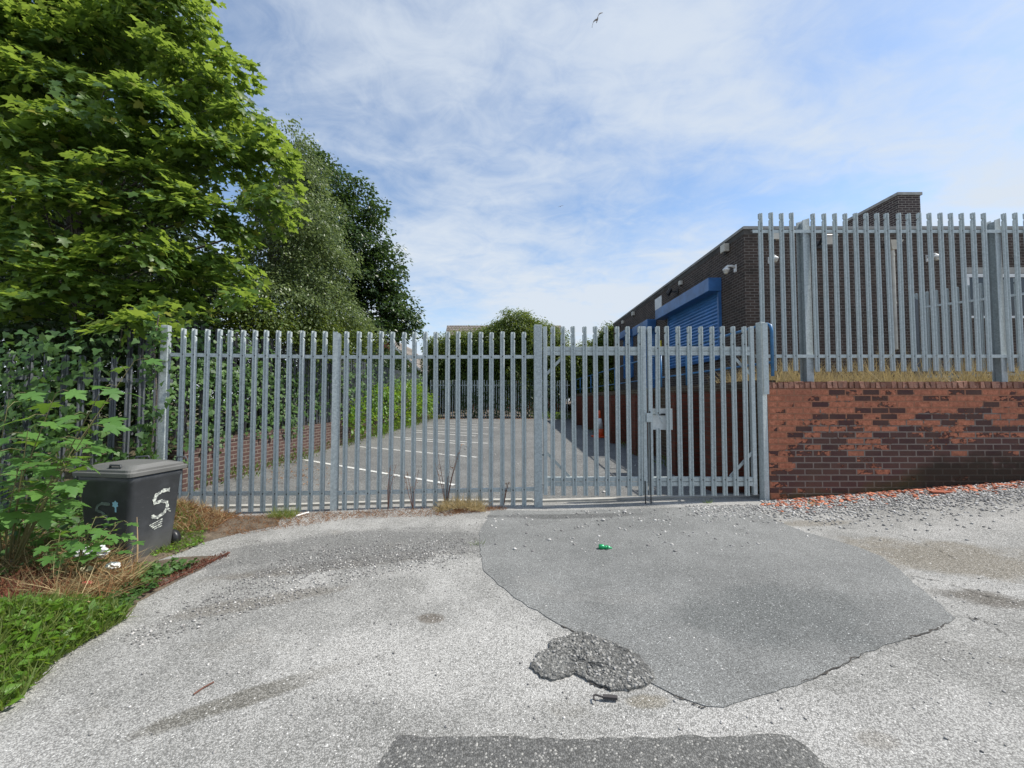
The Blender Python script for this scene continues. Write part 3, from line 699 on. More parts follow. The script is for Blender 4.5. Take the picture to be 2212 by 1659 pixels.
mb = MB(); hz = pz1-.075; mb.tube([(px0+.05, .046, hz), (px0+.05, .0, hz), (px0+.075, -.025, hz+.0), (px0+.105, -.03, hz-.05), (px0+.13, -.03, hz-.10), (px0+.145, -.03, hz-.125)], [.010, .010, .010, .009, .009, .010], 8); mb.build('lever_handle', GALV_POST, lp, True)
mb = MB(); mb.box(-.045, .03, -.05, -.018, pz1-.185, pz1-.06); bevel(mb.build('latch_keep', GALV, g2), .004)
for gg, xx, zt in ((g1, XG[1]-XG[0]-.045, ZG0+.2), (g2, .006, pz1-.03)):
    mb = MB(); mb.tube([(xx, -.028, .0), (xx, -.028, zt)], .008, 8); mb.build('drop_bolt', BLACKSTEEL, gg)
mb = MB(); mb.tube([(-.03, .02, ZG0+.55), (.02, .02, ZG0+.55)], .012, 8); mb.tube([(-.03, .02, ZG0+2.0), (.02, .02, ZG0+2.0)], .012, 8); mb.build('hinge', BLACKSTEEL, g1)
mb = MB(); xe = XG[3]-g2.location.x; mb.tube([(xe-.02, .02, ZG0+.55), (xe+.03, .02, ZG0+.55)], .012, 8); mb.tube([(xe-.02, .02, ZG0+1.7), (xe+.03, .02, ZG0+1.7)], .012, 8); mb.build('hinge', BLACKSTEEL, g2)
# gate posts
x0, x1 = gx(1153.5), gx(1171); p = tag(empty('gate_post', ((x0+x1)/2, 5.4, 0)), 'square galvanised gate post with mottled spangle between the long fence and the left gate leaf', 'gate post')
mb = MB(); mb.box(-(x1-x0)/2, (x1-x0)/2, -.05, .06, -.1, at(1106, 702, 5.38).z); bevel(mb.build('shaft', GALV_POST, p), .006)
xm = gx(1648.5); p = tag(empty('gate_post', (xm, 5.42, 0)), 'tall galvanised gate post standing against the end of the spalled red brick wall', 'gate post')
mb = MB(); mb.box(-.05, .05, -.05, .05, -.1, at(1106, 700, 5.38).z+.03); o = mb.build('shaft', GALV, p); bevel(o, .006); o.rotation_euler = (0, 0, .30); o.scale = (.85, .85, 1)
mb = MB(); mb.box(-.02, .052, -.075, -.066, 1.55, at(1106, 696, 5.3).z); o = mb.build('bracket_plate', GALV, p)

# ------------------------------------------------------------------ walls
w = tag(empty('brick_wall', (3.58, 5.4, 0)), 'spalled orange and purple brick wall to the right of the gate post, carrying the upper fence', 'wall')
XW0, XW1, ZT = 3.585-3.58, 9.0, at(1106, 823, 5.4).z
mb = MB(); mb.box(XW0, XW1, 0, .22, -.3, ZT-.105); mb.build('brickwork', SPALL, w)
# brick-on-edge coping, each header knocked about
cop = MB(); rg = random.Random(2); x = XW0; k = 0
while x < XW1:
    wd = .073+rg.uniform(-.003, .003); y0 = rg.uniform(-.004, .014); zt = ZT+rg.uniform(-.014, .004)
    V = [(x+.005, y0, ZT-.10), (x+wd-.005, y0+rg.uniform(-.004, .006), ZT-.10), (x+wd-.005, .235, ZT-.10), (x+.005, .235, ZT-.10),
         (x+.005, y0+rg.uniform(0, .02), zt-rg.uniform(0, .012)), (x+wd-.006, y0+rg.uniform(0, .02), zt-rg.uniform(0, .012)), (x+wd-.005, .235, zt), (x+.005, .235, zt)]
    cop.add(V, [(0,3,2,1),(4,5,6,7),(0,1,5,4),(1,2,6,5),(2,3,7,6),(3,0,4,7)], rg.random()); x += wd+.004
cop.box(XW0, XW1, .02, .22, ZT-.103, ZT-.02)
def coping_mat():
    t = MT('coping_brick'); a = t.attr(); p = t.geo().outputs['Position']
    c = t.mix(a, (.19, .080, .052), (.33, .155, .105)); c = t.mix(t.rng(t.noise(p, 6, 5, .7), .5, .7), c, (.12, .06, .05))
    c = t.mix(t.rng(t.noise(p, 30, 4, .7), .45, .7, 0, .6), c, (.24, .15, .11))
    return t.set(c, .9, 0, t.bump(t.noise(p, 40, 5, .7), .012))
cop.build('coping', coping_mat(), w)
# retaining wall along the right of the car park with its buttresses
w = tag(empty('retaining_wall', (3.6, 5.7, 0)), 'dark brown brick retaining wall with red buttresses down the right side of the car park', 'wall')
mb = MB(); mb.box(0, .25, -.06, 17.5, -.3, 1.66); mb.build('brickwork', BR_RET, w)
mb = MB(); mb.box(-.015, .27, -.06, 17.5, 1.662, 1.76); mb.build('coping', BR_RET, w)
for yy in [5.95] + [7.4+2.37*i for i in range(6)]:
    mb = MB(); mb.box(-.48, -.001, yy-5.7, yy-5.7+.33, -.1, 1.60); 
    o = mb.build('buttress', BR_RED, w)
    mb = MB(); mb.box(-.49, -.001, yy-5.71, yy-5.7+.34, 1.601, 1.655); mb.build('cap', BR_RET, o)
# left wall
w = tag(empty('brick_wall', (-5.3, 6.1, 0)), 'low purple brick wall along the left side of the car park, under the dark fence', 'wall')
mb = MB(); mb.box(-.12, .12, .35, 9.0, -.2, .70); mb.box(-.12, .12, 0, .345, -.2, .58); mb.build('brickwork', BR_LEFT, w)
mb = MB(); mb.box(-.11, .13, .36, 9.0, .702, .79); mb.box(-.11, .13, .01, .345, .583, .66); mb.build('coping', BR_LEFT, w)
mb = MB(); mb.box(-.12, .10, 9.0, 18.8, -.2, .55); mb.build('brickwork', BR_RET, w)

# ------------------------------------------------------------------ building
BX, BY0, BY1, BZ = 6.06, 9.9, 22.8, at(1106, 490, 9.9).z
b = tag(empty('brick_building', (BX, BY0, 1.6)), 'single storey dark brown brick building with flat roof and blue roller shutters', 'building')
ROOFZ = BZ-1.6
mb = MB(); mb.box(0, 16, 0, BY1-BY0, -.2, ROOFZ-.202); mb.build('wall', BR_BUILD, b)
mb = MB(); mb.box(-.035, 16.03, -.035, BY1-BY0+.03, ROOFZ-.07, ROOFZ); mb.build('coping', simple('roof_edging', (.30, .29, .27), .85, 0, .2, 4), b)
mb = MB(); mb.box(-.010, 16.01, -.010, BY1-BY0+.01, ROOFZ-.20, ROOFZ-.071); mb.build('fascia', simple('dark_fascia', (.075, .068, .06), .9, 0, .4, 3), b)
mb = MB(); mb.box(.02, 15.9, .02, 12.8, ROOFZ+.001, ROOFZ+.03); mb.build('roof', simple('roof_felt', (.12, .12, .12), .9), b)
def shutter(y0, y1, z0, z1, by0, by1, bz0, bz1, out=.38):
    root = tag(empty('roller_shutter', (0, 0, 0))); root.parent = b
    mb = MB(); mb.box(-out, -.002, by0-BY0, by1-BY0, bz0-1.6, bz1-1.6); bevel(mb.build('shutter_box', BLUE, root), .012)
    z = z0; V = []; prof = []
    while z < z1:
        prof += [(z, -.036), (z+.014, -.058), (z+.045, -.070), (z+.080, -.062), (z+.096, -.036)]; z += .105
    for z_, x_ in prof: V += [(x_, y0-BY0, z_-1.6), (x_, y1-BY0, z_-1.6)]
    F = [(2*i, 2*i+2, 2*i+3, 2*i+1) for i in range(len(prof)-1)]
    MB().add(V, F).build('curtain', SHUT, root)
    for yy in (y0-.07, y1):
        mb = MB(); mb.box(-.09, -.002, yy-BY0, yy-BY0+.07, z0-1.62, bz0-1.6); mb.build('guide', BLUE, root)
    mb = MB(); mb.box(-.075, -.03, y0-BY0+.002, y1-BY0-.002, z0-1.66, z0-1.60); mb.build('bottom_bar', BLUE, root)
shutter(11.1, 14.6, 2.68, 4.7, 11.0, 15.15, 4.60, 4.99)
shutter(16.15, 17.8, 1.75, 4.5, 16.05, 18.05, 4.42, 4.83)
shutter(19.2, 20.5, 2.6, 4.7, 19.1, 20.7, 4.62, 4.96)
# roof shaft
mb = MB(); c0 = at(1939, 416, 12.2); mb.box(c0.x-BX, c0.x-BX+.72, 12.2-BY0, 14.1-BY0, ROOFZ-.05, c0.z-1.6-.09); o = mb.build('chimney', BR_CHIM, b)
mb = MB(); mb.box(c0.x-BX-.04, c0.x-BX+.76, 12.16-BY0, 14.14-BY0, c0.z-1.69, c0.z-1.6); mb.build('cap', CONC, o)
# drainpipe, window
mb = MB(); dx = at(1929, 600, 9.85).x-BX; mb.tube([(dx, -.06, ROOFZ-.62), (dx, -.06, 1.15)], .042, 10)
for zz in (ROOFZ-.75, ROOFZ-2.0): mb.tube([(dx, -.06, zz), (dx, -.06, zz-.05)], .05, 10)
mb.build('drainpipe', CREAM, b)
mb = MB(); mb.add([(dx-.17, -.2, ROOFZ-.42), (dx+.17, -.2, ROOFZ-.42), (dx+.17, -.01, ROOFZ-.42), (dx-.17, -.01, ROOFZ-.42), (dx-.06, -.12, ROOFZ-.64), (dx+.06, -.12, ROOFZ-.64), (dx+.06, -.01, ROOFZ-.64), (dx-.06, -.01, ROOFZ-.64)], [(0,1,2,3),(4,7,6,5),(0,4,5,1),(1,5,6,2),(2,6,7,3),(3,7,4,0)]); mb.build('hopper_head', CREAM, b)
wx0 = at(2086, 600, 9.9).x-BX; wx1 = wx0+1.8; wz = at(1106, 592, 9.9).z-1.6
fr_ = MB(); fr_.box(wx0, wx1, -.03, -.001, wz-.09, wz); fr_.box(wx0, wx0+.06, -.03, -.001, wz-1.1, wz-.091); fr_.box(wx1-.06, wx1, -.03, -.001, wz-1.1, wz-.091); fr_.box(wx0, wx1, -.03, -.001, wz-1.16, wz-1.101); fr_.box(wx0+.87, wx0+.93, -.03, -.001, wz-1.1, wz-.091)
wn = tag(empty('window', (0, 0, 0))); wn.parent = b; fr_.build('frame', WHITEP, wn)
mb = MB(); mb.box(wx0+.061, wx0+.869, -.012, -.001, wz-1.099, wz-.092); mb.box(wx0+.931, wx1-.061, -.012, -.001, wz-1.099, wz-.092); mb.build('pane', GLASSD, wn)
mb = MB(); mb.box(wx0-.1, wx1+.1, -.025, -.001, wz+.02, wz+.17); mb.build('lintel', CONC, wn)

# white board, yellow plate, wall fittings
def plate(name, label, cat, y0, y1, z0, z1, m, th=.03):
    t = tag(empty(name, (BX-.001, y0, z0)), label, cat); mb = MB(); mb.box(-th, -.002, 0, y1-y0, 0, z1-z0); bevel(mb.build('board', m, t), .004)
    mb = MB()
    for a in (.05, y1-y0-.05):
        for c in (.05, z1-z0-.05): mb.tube([(-th-.001, a, c), (-th-.004, a, c)], .008, 6)
    mb.build('screw', GALV, t)
plate('notice_board', 'blank white board high on the brown wall above the near blue shutter box', 'notice board', 15.4, 16.1, 5.2, 5.66, WHITEP)
plate('yellow_plate', 'small yellow plate on the brown wall between the two nearer blue shutters', 'sign', 15.5, 15.72, 3.6, 3.85, YELLOW)
def boxlight(loc, label, sc=1., front=False):
    t = tag(empty('sensor_box', loc), label, 'sensor'); s = sc
    mb = MB()
    if front: mb.box(-.13*s, .13*s, -.12*s, -.002, -.1*s, .12*s)
    else: mb.box(-.15*s, -.002, -.11*s, .11*s, -.1*s, .12*s)
    bevel(mb.build('housing', CREAM, t), .015)
    mb = MB(); c = (0, -.07, -.10) if front else (-.07, 0, -.10); mb.tube([(c[0]*s, c[1]*s, -.1*s), (c[0]*s, c[1]*s, -.16*s)], [.045*s, .03*s], 10); mb.build('lens', BLACKP, t)
boxlight((BX, 10.67, 5.70), 'cream alarm box near the building corner under the roof edge')
boxlight((BX, 13.57, 5.60), 'small white sensor above the near floodlight on the shutter wall', .7)
boxlight((BX, 18.9, 5.68), 'white sensor box standing alone high on the shutter wall, beyond the white board', .85)
boxlight((BX, 20.7, 5.62), 'farthest white sensor box near the far end of the shutter wall', .75)
boxlight((at(1668, 505, 9.9).x, BY0, 5.70), 'cream alarm box on the building front just right of its corner', .95, True)
def dome(loc, label, dirx, sc=1.):
    t = tag(empty('security_camera', loc), label, 'security camera'); t.scale = (sc, sc, sc); d = Vector(dirx); 
    mb = MB(); s = Vector((-d.y, d.x, 0)); q = [(-.002, -.1), (-.03, -.1)]
    def T(a, b_, c): v = d*a + s*b_; return (v.x, v.y, c)
    V = [T(.002, -.07, -.16), T(.002, .07, -.16), T(.002, .07, .14), T(.002, -.07, .14), T(.04, -.06, -.14), T(.04, .06, -.14), T(.04, .06, .12), T(.04, -.06, .12)]
    mb.add(V, [(0,1,2,3),(4,7,6,5),(0,4,5,1),(1,5,6,2),(2,6,7,3),(3,7,4,0)]); mb.build('wall_plate', WHITEP, t)
    mb = MB(); mb.tube([T(.03, 0, .04), T(.16, 0, .09), T(.30, 0, .08), T(.36, 0, .04), T(.37, 0, .0)], [.055, .045, .045, .045, .05], 10); mb.build('arm', WHITEP, t, True)
    mb = MB(); mb.tube([T(.37, 0, .02), T(.37, 0, -.02), T(.37, 0, -.025), T(.37, 0, -.10), T(.37, 0, -.105), T(.37, 0, -.15)], [.07, .10, .12, .12, .10, .09], 16); mb.build('housing', WHITEP, t, True)
    mb = MB(); mb.tube([T(.37, 0, -.151), T(.37, 0, -.19), T(.37, 0, -.22), T(.37, 0, -.235)], [.085, .075, .05, .015], 16); mb.build('dome', CREAM, t, True)
dome((BX, 10.3, 5.02), 'white dome camera on a bracket arm, on the shutter wall near the building corner', (-1, 0, 0), .7)
dome((at(1662, 565, 9.9).x, BY0, at(1106, 556, 9.7).z), 'white dome camera on the building front close to its corner', (0, -1, 0), .6)
dome((at(2003, 560, 9.9).x, BY0, at(1106, 552, 9.7).z), 'white dome camera on the building front right of the drainpipe', (0, -1, 0), .6)
def flood(loc, label, rz, tilt, s=1.):
    t = tag(empty('floodlight', loc, rz), label, 'floodlight')
    M = Matrix.Translation((0, -.28*s, 0)) @ Matrix.Rotation(tilt, 4, 'X')
    mb = MB(); mb.box(-.15*s, .15*s, -.03*s, .05*s, -.11*s, .11*s, M); bevel(mb.build('housing', BLACKP, t), .01)
    mb = MB(); mb.box(-.13*s, .13*s, -.034*s, -.0305*s, -.09*s, .09*s, M); mb.build('glass', WHITEP, t)
    mb = MB(); mb.tube([(0, 0, 0), (0, -.14*s, -.02), (0, -.24*s, 0)], .02*s, 8); mb.box(-.06*s, .06*s, -.03, -.002, -.09*s, .07*s); mb.build('bracket', BLACKP, t)
flood((BX, 13.9, 5.42), 'black floodlight tilted up beside the small sensor over the near blue shutter', -PI/2-.5, -.55, 1.1)
flood((BX, 21.4, 5.5), 'farthest floodlight near the far end of the shutter wall', -PI/2-.4, -.5, .9)
flood((at(1768, 525, 9.9).x, BY0, at(1106, 522, 9.7).z), 'floodlight with pale face on the building front right of the first fence post', 0, .75, 1.15)

# ------------------------------------------------------------------ blue handrail on the retaining wall
h = tag(empty('handrail', (3.72, 5.5, 1.76)), 'blue tubular handrail along the top of the retaining wall beside the building', 'handrail')
def tb(name, pts, r): MB().tube(pts, r, 10).build(name, BLUERAIL, h, True)
zt = 2.58-1.76
tb('top_rail', [(0, -.02, 0.05), (0, -.02, zt-.12), (0, .0, zt-.04), (0, .08, zt), (0, 8, zt+.01), (0, 17.4, zt)], .022)
tb('middle_rail', [(0, 0, .25), (0, 8, .25), (0, 17.4, .25)], .017)
for i in range(12): tb('post', [(0, 1.25+i*1.42, 0), (0, 1.25+i*1.42, zt-.01)], .026)

# ------------------------------------------------------------------ houses far behind
def house(label, x0, x1, y0, y1, zw, zr, ridge_x=True, m=BR_HOUSE):
    t = tag(empty('house', (x0, y0, .2)), label, 'house'); X, Y = x1-x0, y1-y0
    if ridge_x:
        mb = MB(); mb.box(0, X, 0, Y, 0, zw); mb.add([(0, 0, zw+.001), (0, Y, zw+.001), (0, Y/2, zr)], [(0, 1, 2)]); mb.add([(X, 0, zw+.001), (X, Y, zw+.001), (X, Y/2, zr)], [(0, 2, 1)]); mb.build('wall', m, t)
        mb = MB(); o = .35
        for s in (0, 1):
            ya, yb = (-o, Y/2) if s == 0 else (Y+o, Y/2)
            V = [(-o, ya, zw-.2), (X+o, ya, zw-.2), (X+o, yb, zr+.05), (-o, yb, zr+.05)]; V += [(a, c, d-.12) for a, c, d in V]
            mb.add(V, [(0,1,2,3),(4,7,6,5),(0,4,5,1),(1,5,6,2),(2,6,7,3),(3,7,4,0)])
        mb.build('roof', TILES, t)
    else:
        mb = MB(); mb.box(0, X, 0, Y, 0, zw); mb.add([(0, 0, zw+.001), (X, 0, zw+.001), (X/2, 0, zr)], [(0, 1, 2)]); mb.build('wall', m, t)
        mb = MB(); o = .45
        for s in (0, 1):
            xa, xb = (-o, X/2) if s == 0 else (X+o, X/2)
            V = [(xa, -o, zw-.2), (xa, Y+o, zw-.2), (xb, Y+o, zr+.05), (xb, -o, zr+.05)]; V += [(a, c, d-.15) for a, c, d in V]
            mb.add(V, [(0,3,2,1),(4,5,6,7),(0,1,5,4),(1,2,6,5),(2,3,7,6),(3,0,4,7)])
        mb.build('roof', TILES, t)
        mb = MB()
        for s in (0, 1):
            xa = -o if s == 0 else X+o
            V = [(xa, -o-.03, zw-.42), (X/2, -o-.03, zr-.17), (X/2, -o-.03, zr+.05), (xa, -o-.03, zw-.2)]; V += [(a, c+.027, d) for a, c, d in V]
            mb.add(V, [(0,1,2,3),(4,7,6,5),(0,4,5,1),(1,5,6,2),(2,6,7,3),(3,7,4,0)])
        mb.build('bargeboard', WHITEP, t)
    def win(xx, zz):
        mb = MB(); mb.box(xx, xx+1.1, -.06, -.002, zz, zz+1.2); f = mb.build('window', WHITEP, t); mb = MB(); mb.box(xx+.08, xx+1.02, -.07, -.061, zz+.08, zz+1.12); mb.build('pane', GLASSD, f)
    win(X*.62 if not ridge_x else X*.3, zw-1.5)
    if ridge_x: win(X*.7, zw-1.5)
    return t
p = at(1040, 703, 46); q = at(972, 703, 46)
house('distant house with a long grey tiled roof showing above the bushes', q.x, q.x+13, 43, 49, 6.3, p.z-.25)
p = at(866, 737, 32)
house('distant red brick house with a white bargeboarded gable, half hidden by the dark tree', at(912, 780, 30).x-5.6, at(912, 780, 30).x-.4, 30, 38, 3.7, 6.2, False)

# ------------------------------------------------------------------ trees and plants
def crown_mesh(name, blobs, leaf, n_spray, per, sprad, tmpl, m, parent, out_from, droop=.5, flat=.25, shell=.55, jit=.5, floor=None):
    """leaves in tilted sprays spread through ellipsoid blobs; blobs: (centre, radii)"""
    P, Nn, D, SZ = [], [], [], []; vol = np.array([max(r[0]*r[1]+r[1]*r[2]+r[0]*r[2], .05) for _, r in blobs]); vol /= vol.sum()
    cents = []
    for (c, r), w in zip(blobs, vol):
        k = max(3, int(n_spray*w)); u = unit(k); rad = (shell + (1-shell)*RNG.random(k)**.5)*RNG.uniform(.82, 1.12, k)
        cc = np.array(c)+u*rad[:, None]*np.array(r)
        o = cc-np.array(out_from); o[:, 2] *= .45; o /= np.linalg.norm(o, axis=1, keepdims=True)
        o = .65*o+.55*u+RNG.normal(size=(k, 3))*.18; o[:, 2] -= droop*.5; o /= np.linalg.norm(o, axis=1, keepdims=True)
        nr = np.tile([0, 0, 1.], (k, 1))+.55*u*np.array([1, 1, .3])+RNG.normal(size=(k, 3))*.22
        X, Yd, Z = frames(nr, o)
        a = RNG.normal(size=(k, per))*.42; bb = RNG.uniform(-.9, 1.0, size=(k, per)); cth = RNG.normal(size=(k, per))*flat
        wd = (1.05-.5*np.abs(bb)); sr = sprad*RNG.uniform(.7, 1.3, k)[:, None]
        pos = cc[:, None]+(X[:, None]*(a*wd*sr)[..., None]+Yd[:, None]*(bb*sr)[..., None]+Z[:, None]*(cth*sr)[..., None])
        pos[..., 2] -= droop*.35*np.clip(bb, 0, 1)**2*sr
        nn = Z[:, None]+RNG.normal(size=(k, per, 3))*jit
        dd = Yd[:, None]*.8+X[:, None]*(np.sign(a)*.7)[..., None]+RNG.normal(size=(k, per, 3))*.35; dd[..., 2] -= droop*.6
        P.append(pos.reshape(-1, 3)); Nn.append(nn.reshape(-1, 3)); D.append(dd.reshape(-1, 3)); cents.append(cc)
    P = np.concatenate(P); Nn = np.concatenate(Nn); D = np.concatenate(D)
    if floor is not None:
        k = P[:, 2] > floor; P, Nn, D = P[k], Nn[k], D[k]
    scatter_mesh(name, P, Nn, D, leaf*RNG.uniform(.6, 1.25, len(P)), tmpl, m, parent)
    return np.concatenate(cents)
def branches(parent, trunk, cents, m, n, r0=.03, name='branch'):
    mb = MB(); T = [Vector(p) for p in trunk]
    idx = RNG.choice(len(cents), min(n, len(cents)), replace=False)
    for i in idx:
        c = Vector(cents[i]); j = min(range(len(T)), key=lambda q: abs(T[q].z-(c.z-.35*(c-T[q]).length))); s = T[j]
        L = (c-s).length; mid = s.lerp(c, .5)+Vector((RNG.normal()*.08*L, RNG.normal()*.08*L, .10*L)); q1 = s.lerp(mid, .5)+Vector((0, 0, .03*L)); q2 = mid.lerp(c, .5)+Vector((RNG.normal()*.04*L, 0, .04*L))
        mb.tube([s, q1, mid, q2, c], [r0*(.5+.25*L), r0*(.4+.16*L), r0*(.3+.1*L), r0*.35, r0*.12], 5, False)
    return mb.build(name, m, parent, True)
def tree(name, label, cat, trunk, tr, bark, blobs_v, leafargs, nb, group=None, extra=None, r0=.03):
    base = Vector(trunk[0]); t = tag(empty(name, base), label, cat, group)
    rel = lambda p: Vector(p)-base
    MB().tube([rel(p) for p in trunk], tr, 12, False).build('trunk', bark, t, True)
    blobs = []
    for vx, vy, Y, rx, rz, ry in blobs_v:
        c = at(vx, vy, Y)-base; k = Y/FV; blobs.append((tuple(c), (rx*k, ry, rz*k)))
    of = rel(trunk[len(trunk)//2])
    cents = crown_mesh('crown', blobs, parent=t, out_from=tuple(of), **leafargs)
    branches(t, [rel(p) for p in trunk], cents, bark, nb, r0)
    return t
# the big maple over the fence on the left
mt = [(-9.3, 8.2, .7), (-9.35, 8.2, 2.2), (-9.3, 8.2, 3.6), (-9.35, 8.15, 5.0), (-9.3, 8.1, 6.4), (-9.35, 8.2, 7.8), (-9.2, 8.2, 9.8)]
maple_blobs = [(170, 90, 7.2, 70, 60, .7), (120, 200, 7.0, 80, 60, .8), (30, 20, 7.4, 80, 60, .8), (385, 20, 7.4, 62, 70, .8), (330, 90, 7.6, 80, 70, 1.0), (200, 40, 8.0, 120, 80, 1.2), (505, 150, 7.2, 14, 22, .25), (475, 128, 7.2, 22, 12, .25), (395, 150, 7.3, 50, 40, .7), (60, 110, 7.2, 90, 90, 1.1),
    (455, 225, 7.4, 60, 45, .8), (535, 265, 7.3, 36, 28, .5), (575, 335, 7.2, 34, 40, .5), (470, 350, 7.2, 80, 45, .9), (340, 260, 7.0, 80, 60, 1.0), (210, 290, 6.6, 90, 50, 1.0), (80, 350, 6.2, 80, 45, .9),
    (575, 430, 7.2, 34, 32, .5), (440, 470, 7.0, 90, 38, .8), (320, 400, 6.8, 90, 40, .9), (180, 440, 6.4, 100, 38, .9), (60, 520, 6.0, 90, 36, .8), (300, 545, 6.4, 100, 32, .8), (160, 610, 6.2, 110, 30, .7), (470, 570, 7.0, 62, 34, .6), (520, 640, 6.8, 34, 20, .35), (60, 660, 5.6, 80, 24, .5), (350, 640, 6.6, 90, 26, .6), (300, 690, 5.1, 60, 20, .3), (360, 680, 5.6, 40, 22, .3), (-90, 300, 6.8, 140, 250, 1.5), (-60, 60, 7, 140, 140, 1.4)]
tree('maple_tree', 'large bright green maple with broad lobed leaves filling the upper left of the view', 'tree', mt, [.24, .21, .19, .17, .14, .11, .07], BARK, maple_blobs,
     dict(leaf=.145, n_spray=800, per=42, sprad=.40, tmpl=MAPLE, m=L_MAPLE, droop=.75, flat=.09, shell=.35, jit=.34), 150, r0=.022)
# silver birch between maple and dark tree
bt = [(-6.9, 10.5, .7), (-6.8, 10.5, 3), (-6.7, 10.5, 5), (-6.5, 10.4, 7), (-6.4, 10.4, 8.4)]
birch_blobs = [(636, 275, 10.4, 8, 20, .2), (660, 315, 10.4, 9, 16, .2), (715, 470, 10.2, 14, 30, .3), (752, 560, 10.2, 16, 24, .3), (640, 340, 10.4, 20, 40, .4), (655, 400, 10.4, 50, 70, .8), (650, 480, 10, 90, 70, 1.1), (640, 560, 10, 110, 70, 1.2), (700, 560, 10, 55, 70, .8), (680, 640, 9.8, 90, 60, 1.0), (600, 660, 9.2, 90, 60, 1.0), (765, 692, 11, 50, 32, .7), (560, 600, 9.6, 80, 60, 1.0), (590, 460, 10.2, 60, 70, .8)]
tree('birch_tree', 'grey green birch with small drooping leaves between the maple and the dark tree', 'tree', bt, [.12, .10, .08, .05, .02], BIRCHBARK, birch_blobs,
     dict(leaf=.078, n_spray=430, per=92, sprad=.40, tmpl=OVAL, m=L_BIRCH, droop=1.6, flat=.22, shell=.45, jit=.75), 130, r0=.012)
dt = [(-8.2, 15.5, .7), (-8.1, 15.5, 3.5), (-8.0, 15.5, 6.5), (-7.9, 15.4, 9.5)]
dark_blobs = [(668, 335, 15.2, 12, 18, .3), (705, 348, 15.2, 16, 14, .4), (762, 400, 15.2, 18, 20, .4), (812, 462, 15.2, 14, 22, .4), (838, 548, 15.4, 26, 18, .5), (858, 628, 15.8, 16, 22, .4), (888, 680, 16, 14, 14, .4), (690, 400, 15.2, 46, 60, 1.0), (735, 470, 15.2, 50, 60, 1.1), (775, 520, 15, 55, 55, 1.0), (755, 600, 15, 70, 70, 1.3), (815, 640, 15.4, 55, 60, 1.0), (845, 590, 15.6, 18, 18, .4), (860, 690, 16, 36, 32, .6), (780, 710, 15, 80, 45, 1.0), (640, 480, 15.5, 70, 110, 1.4), (690, 600, 15.5, 80, 80, 1.4), (800, 470, 15.2, 20, 20, .4), (878, 712, 16, 22, 16, .4)]
tree('alder_tree', 'dark green round leaved tree stepping down behind the birch to the far house', 'tree', dt, [.22, .18, .13, .06], BARK, dark_blobs,
     dict(leaf=.150, n_spray=620, per=75, sprad=.52, tmpl=OVAL, m=L_DARK, droop=.5, flat=.20, shell=.55, jit=.5), 80, r0=.02)
# a second dark tree filling in behind the maple
st_ = [(-13, 11, .7), (-13, 11, 3), (-12.9, 11, 5.5), (-12.8, 11, 8)]
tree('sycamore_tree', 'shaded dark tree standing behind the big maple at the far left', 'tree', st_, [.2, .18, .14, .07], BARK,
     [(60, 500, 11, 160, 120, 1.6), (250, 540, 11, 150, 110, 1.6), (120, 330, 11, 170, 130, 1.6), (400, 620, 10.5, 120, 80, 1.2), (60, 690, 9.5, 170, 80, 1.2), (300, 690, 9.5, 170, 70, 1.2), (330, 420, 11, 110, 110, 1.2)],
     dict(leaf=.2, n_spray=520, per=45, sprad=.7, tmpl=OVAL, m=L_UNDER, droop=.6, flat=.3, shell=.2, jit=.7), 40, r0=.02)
# understorey behind the left fence
def bush(name, label, cat, base, blobs, leafargs, nb=25, bark=BARK, group=None, r0=.012):
    t = tag(empty(name, base), label, cat, group); b0 = Vector(base)
    bl = [((Vector(c)-b0), r) for c, r in blobs]; bl = [(tuple(c), r) for c, r in bl]
    cents = crown_mesh('crown', bl, parent=t, out_from=(0, 0, .4), **leafargs)
    branches(t, [(0, 0, 0), (0, 0, .5), (0, 0, 1.0)], cents, bark, nb, r0, 'stem'); return t
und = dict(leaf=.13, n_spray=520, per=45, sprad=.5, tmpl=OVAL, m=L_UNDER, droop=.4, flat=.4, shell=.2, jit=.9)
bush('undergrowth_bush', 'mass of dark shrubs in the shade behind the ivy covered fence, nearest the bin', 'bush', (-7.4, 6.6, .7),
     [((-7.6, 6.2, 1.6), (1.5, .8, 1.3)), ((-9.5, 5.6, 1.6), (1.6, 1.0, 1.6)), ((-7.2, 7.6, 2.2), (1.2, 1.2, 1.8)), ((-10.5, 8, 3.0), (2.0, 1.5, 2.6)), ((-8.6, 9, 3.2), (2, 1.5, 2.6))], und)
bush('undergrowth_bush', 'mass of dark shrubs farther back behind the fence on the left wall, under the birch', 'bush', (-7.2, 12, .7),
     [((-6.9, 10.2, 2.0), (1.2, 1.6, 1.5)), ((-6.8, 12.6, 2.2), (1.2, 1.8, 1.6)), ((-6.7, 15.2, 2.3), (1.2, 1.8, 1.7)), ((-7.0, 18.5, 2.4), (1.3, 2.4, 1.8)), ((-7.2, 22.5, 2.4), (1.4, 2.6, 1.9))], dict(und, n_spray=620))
bush('hazel_bush', 'tall green shrub with pale leaf clumps in front of the birch, above the side fence', 'bush', (-6.4, 9.2, .7),
     [(tuple(at(560, 700, 8.8)), (.8, .8, .55)), (tuple(at(650, 715, 9.4)), (.9, .8, .5)), (tuple(at(740, 730, 11)), (.9, .8, .5)), (tuple(at(690, 700, 10)), (.6, .5, .5))], dict(leaf=.075, n_spray=220, per=70, sprad=.4, tmpl=OVAL, m=L_HEDGE, droop=.9, flat=.3, shell=.3, jit=.7))
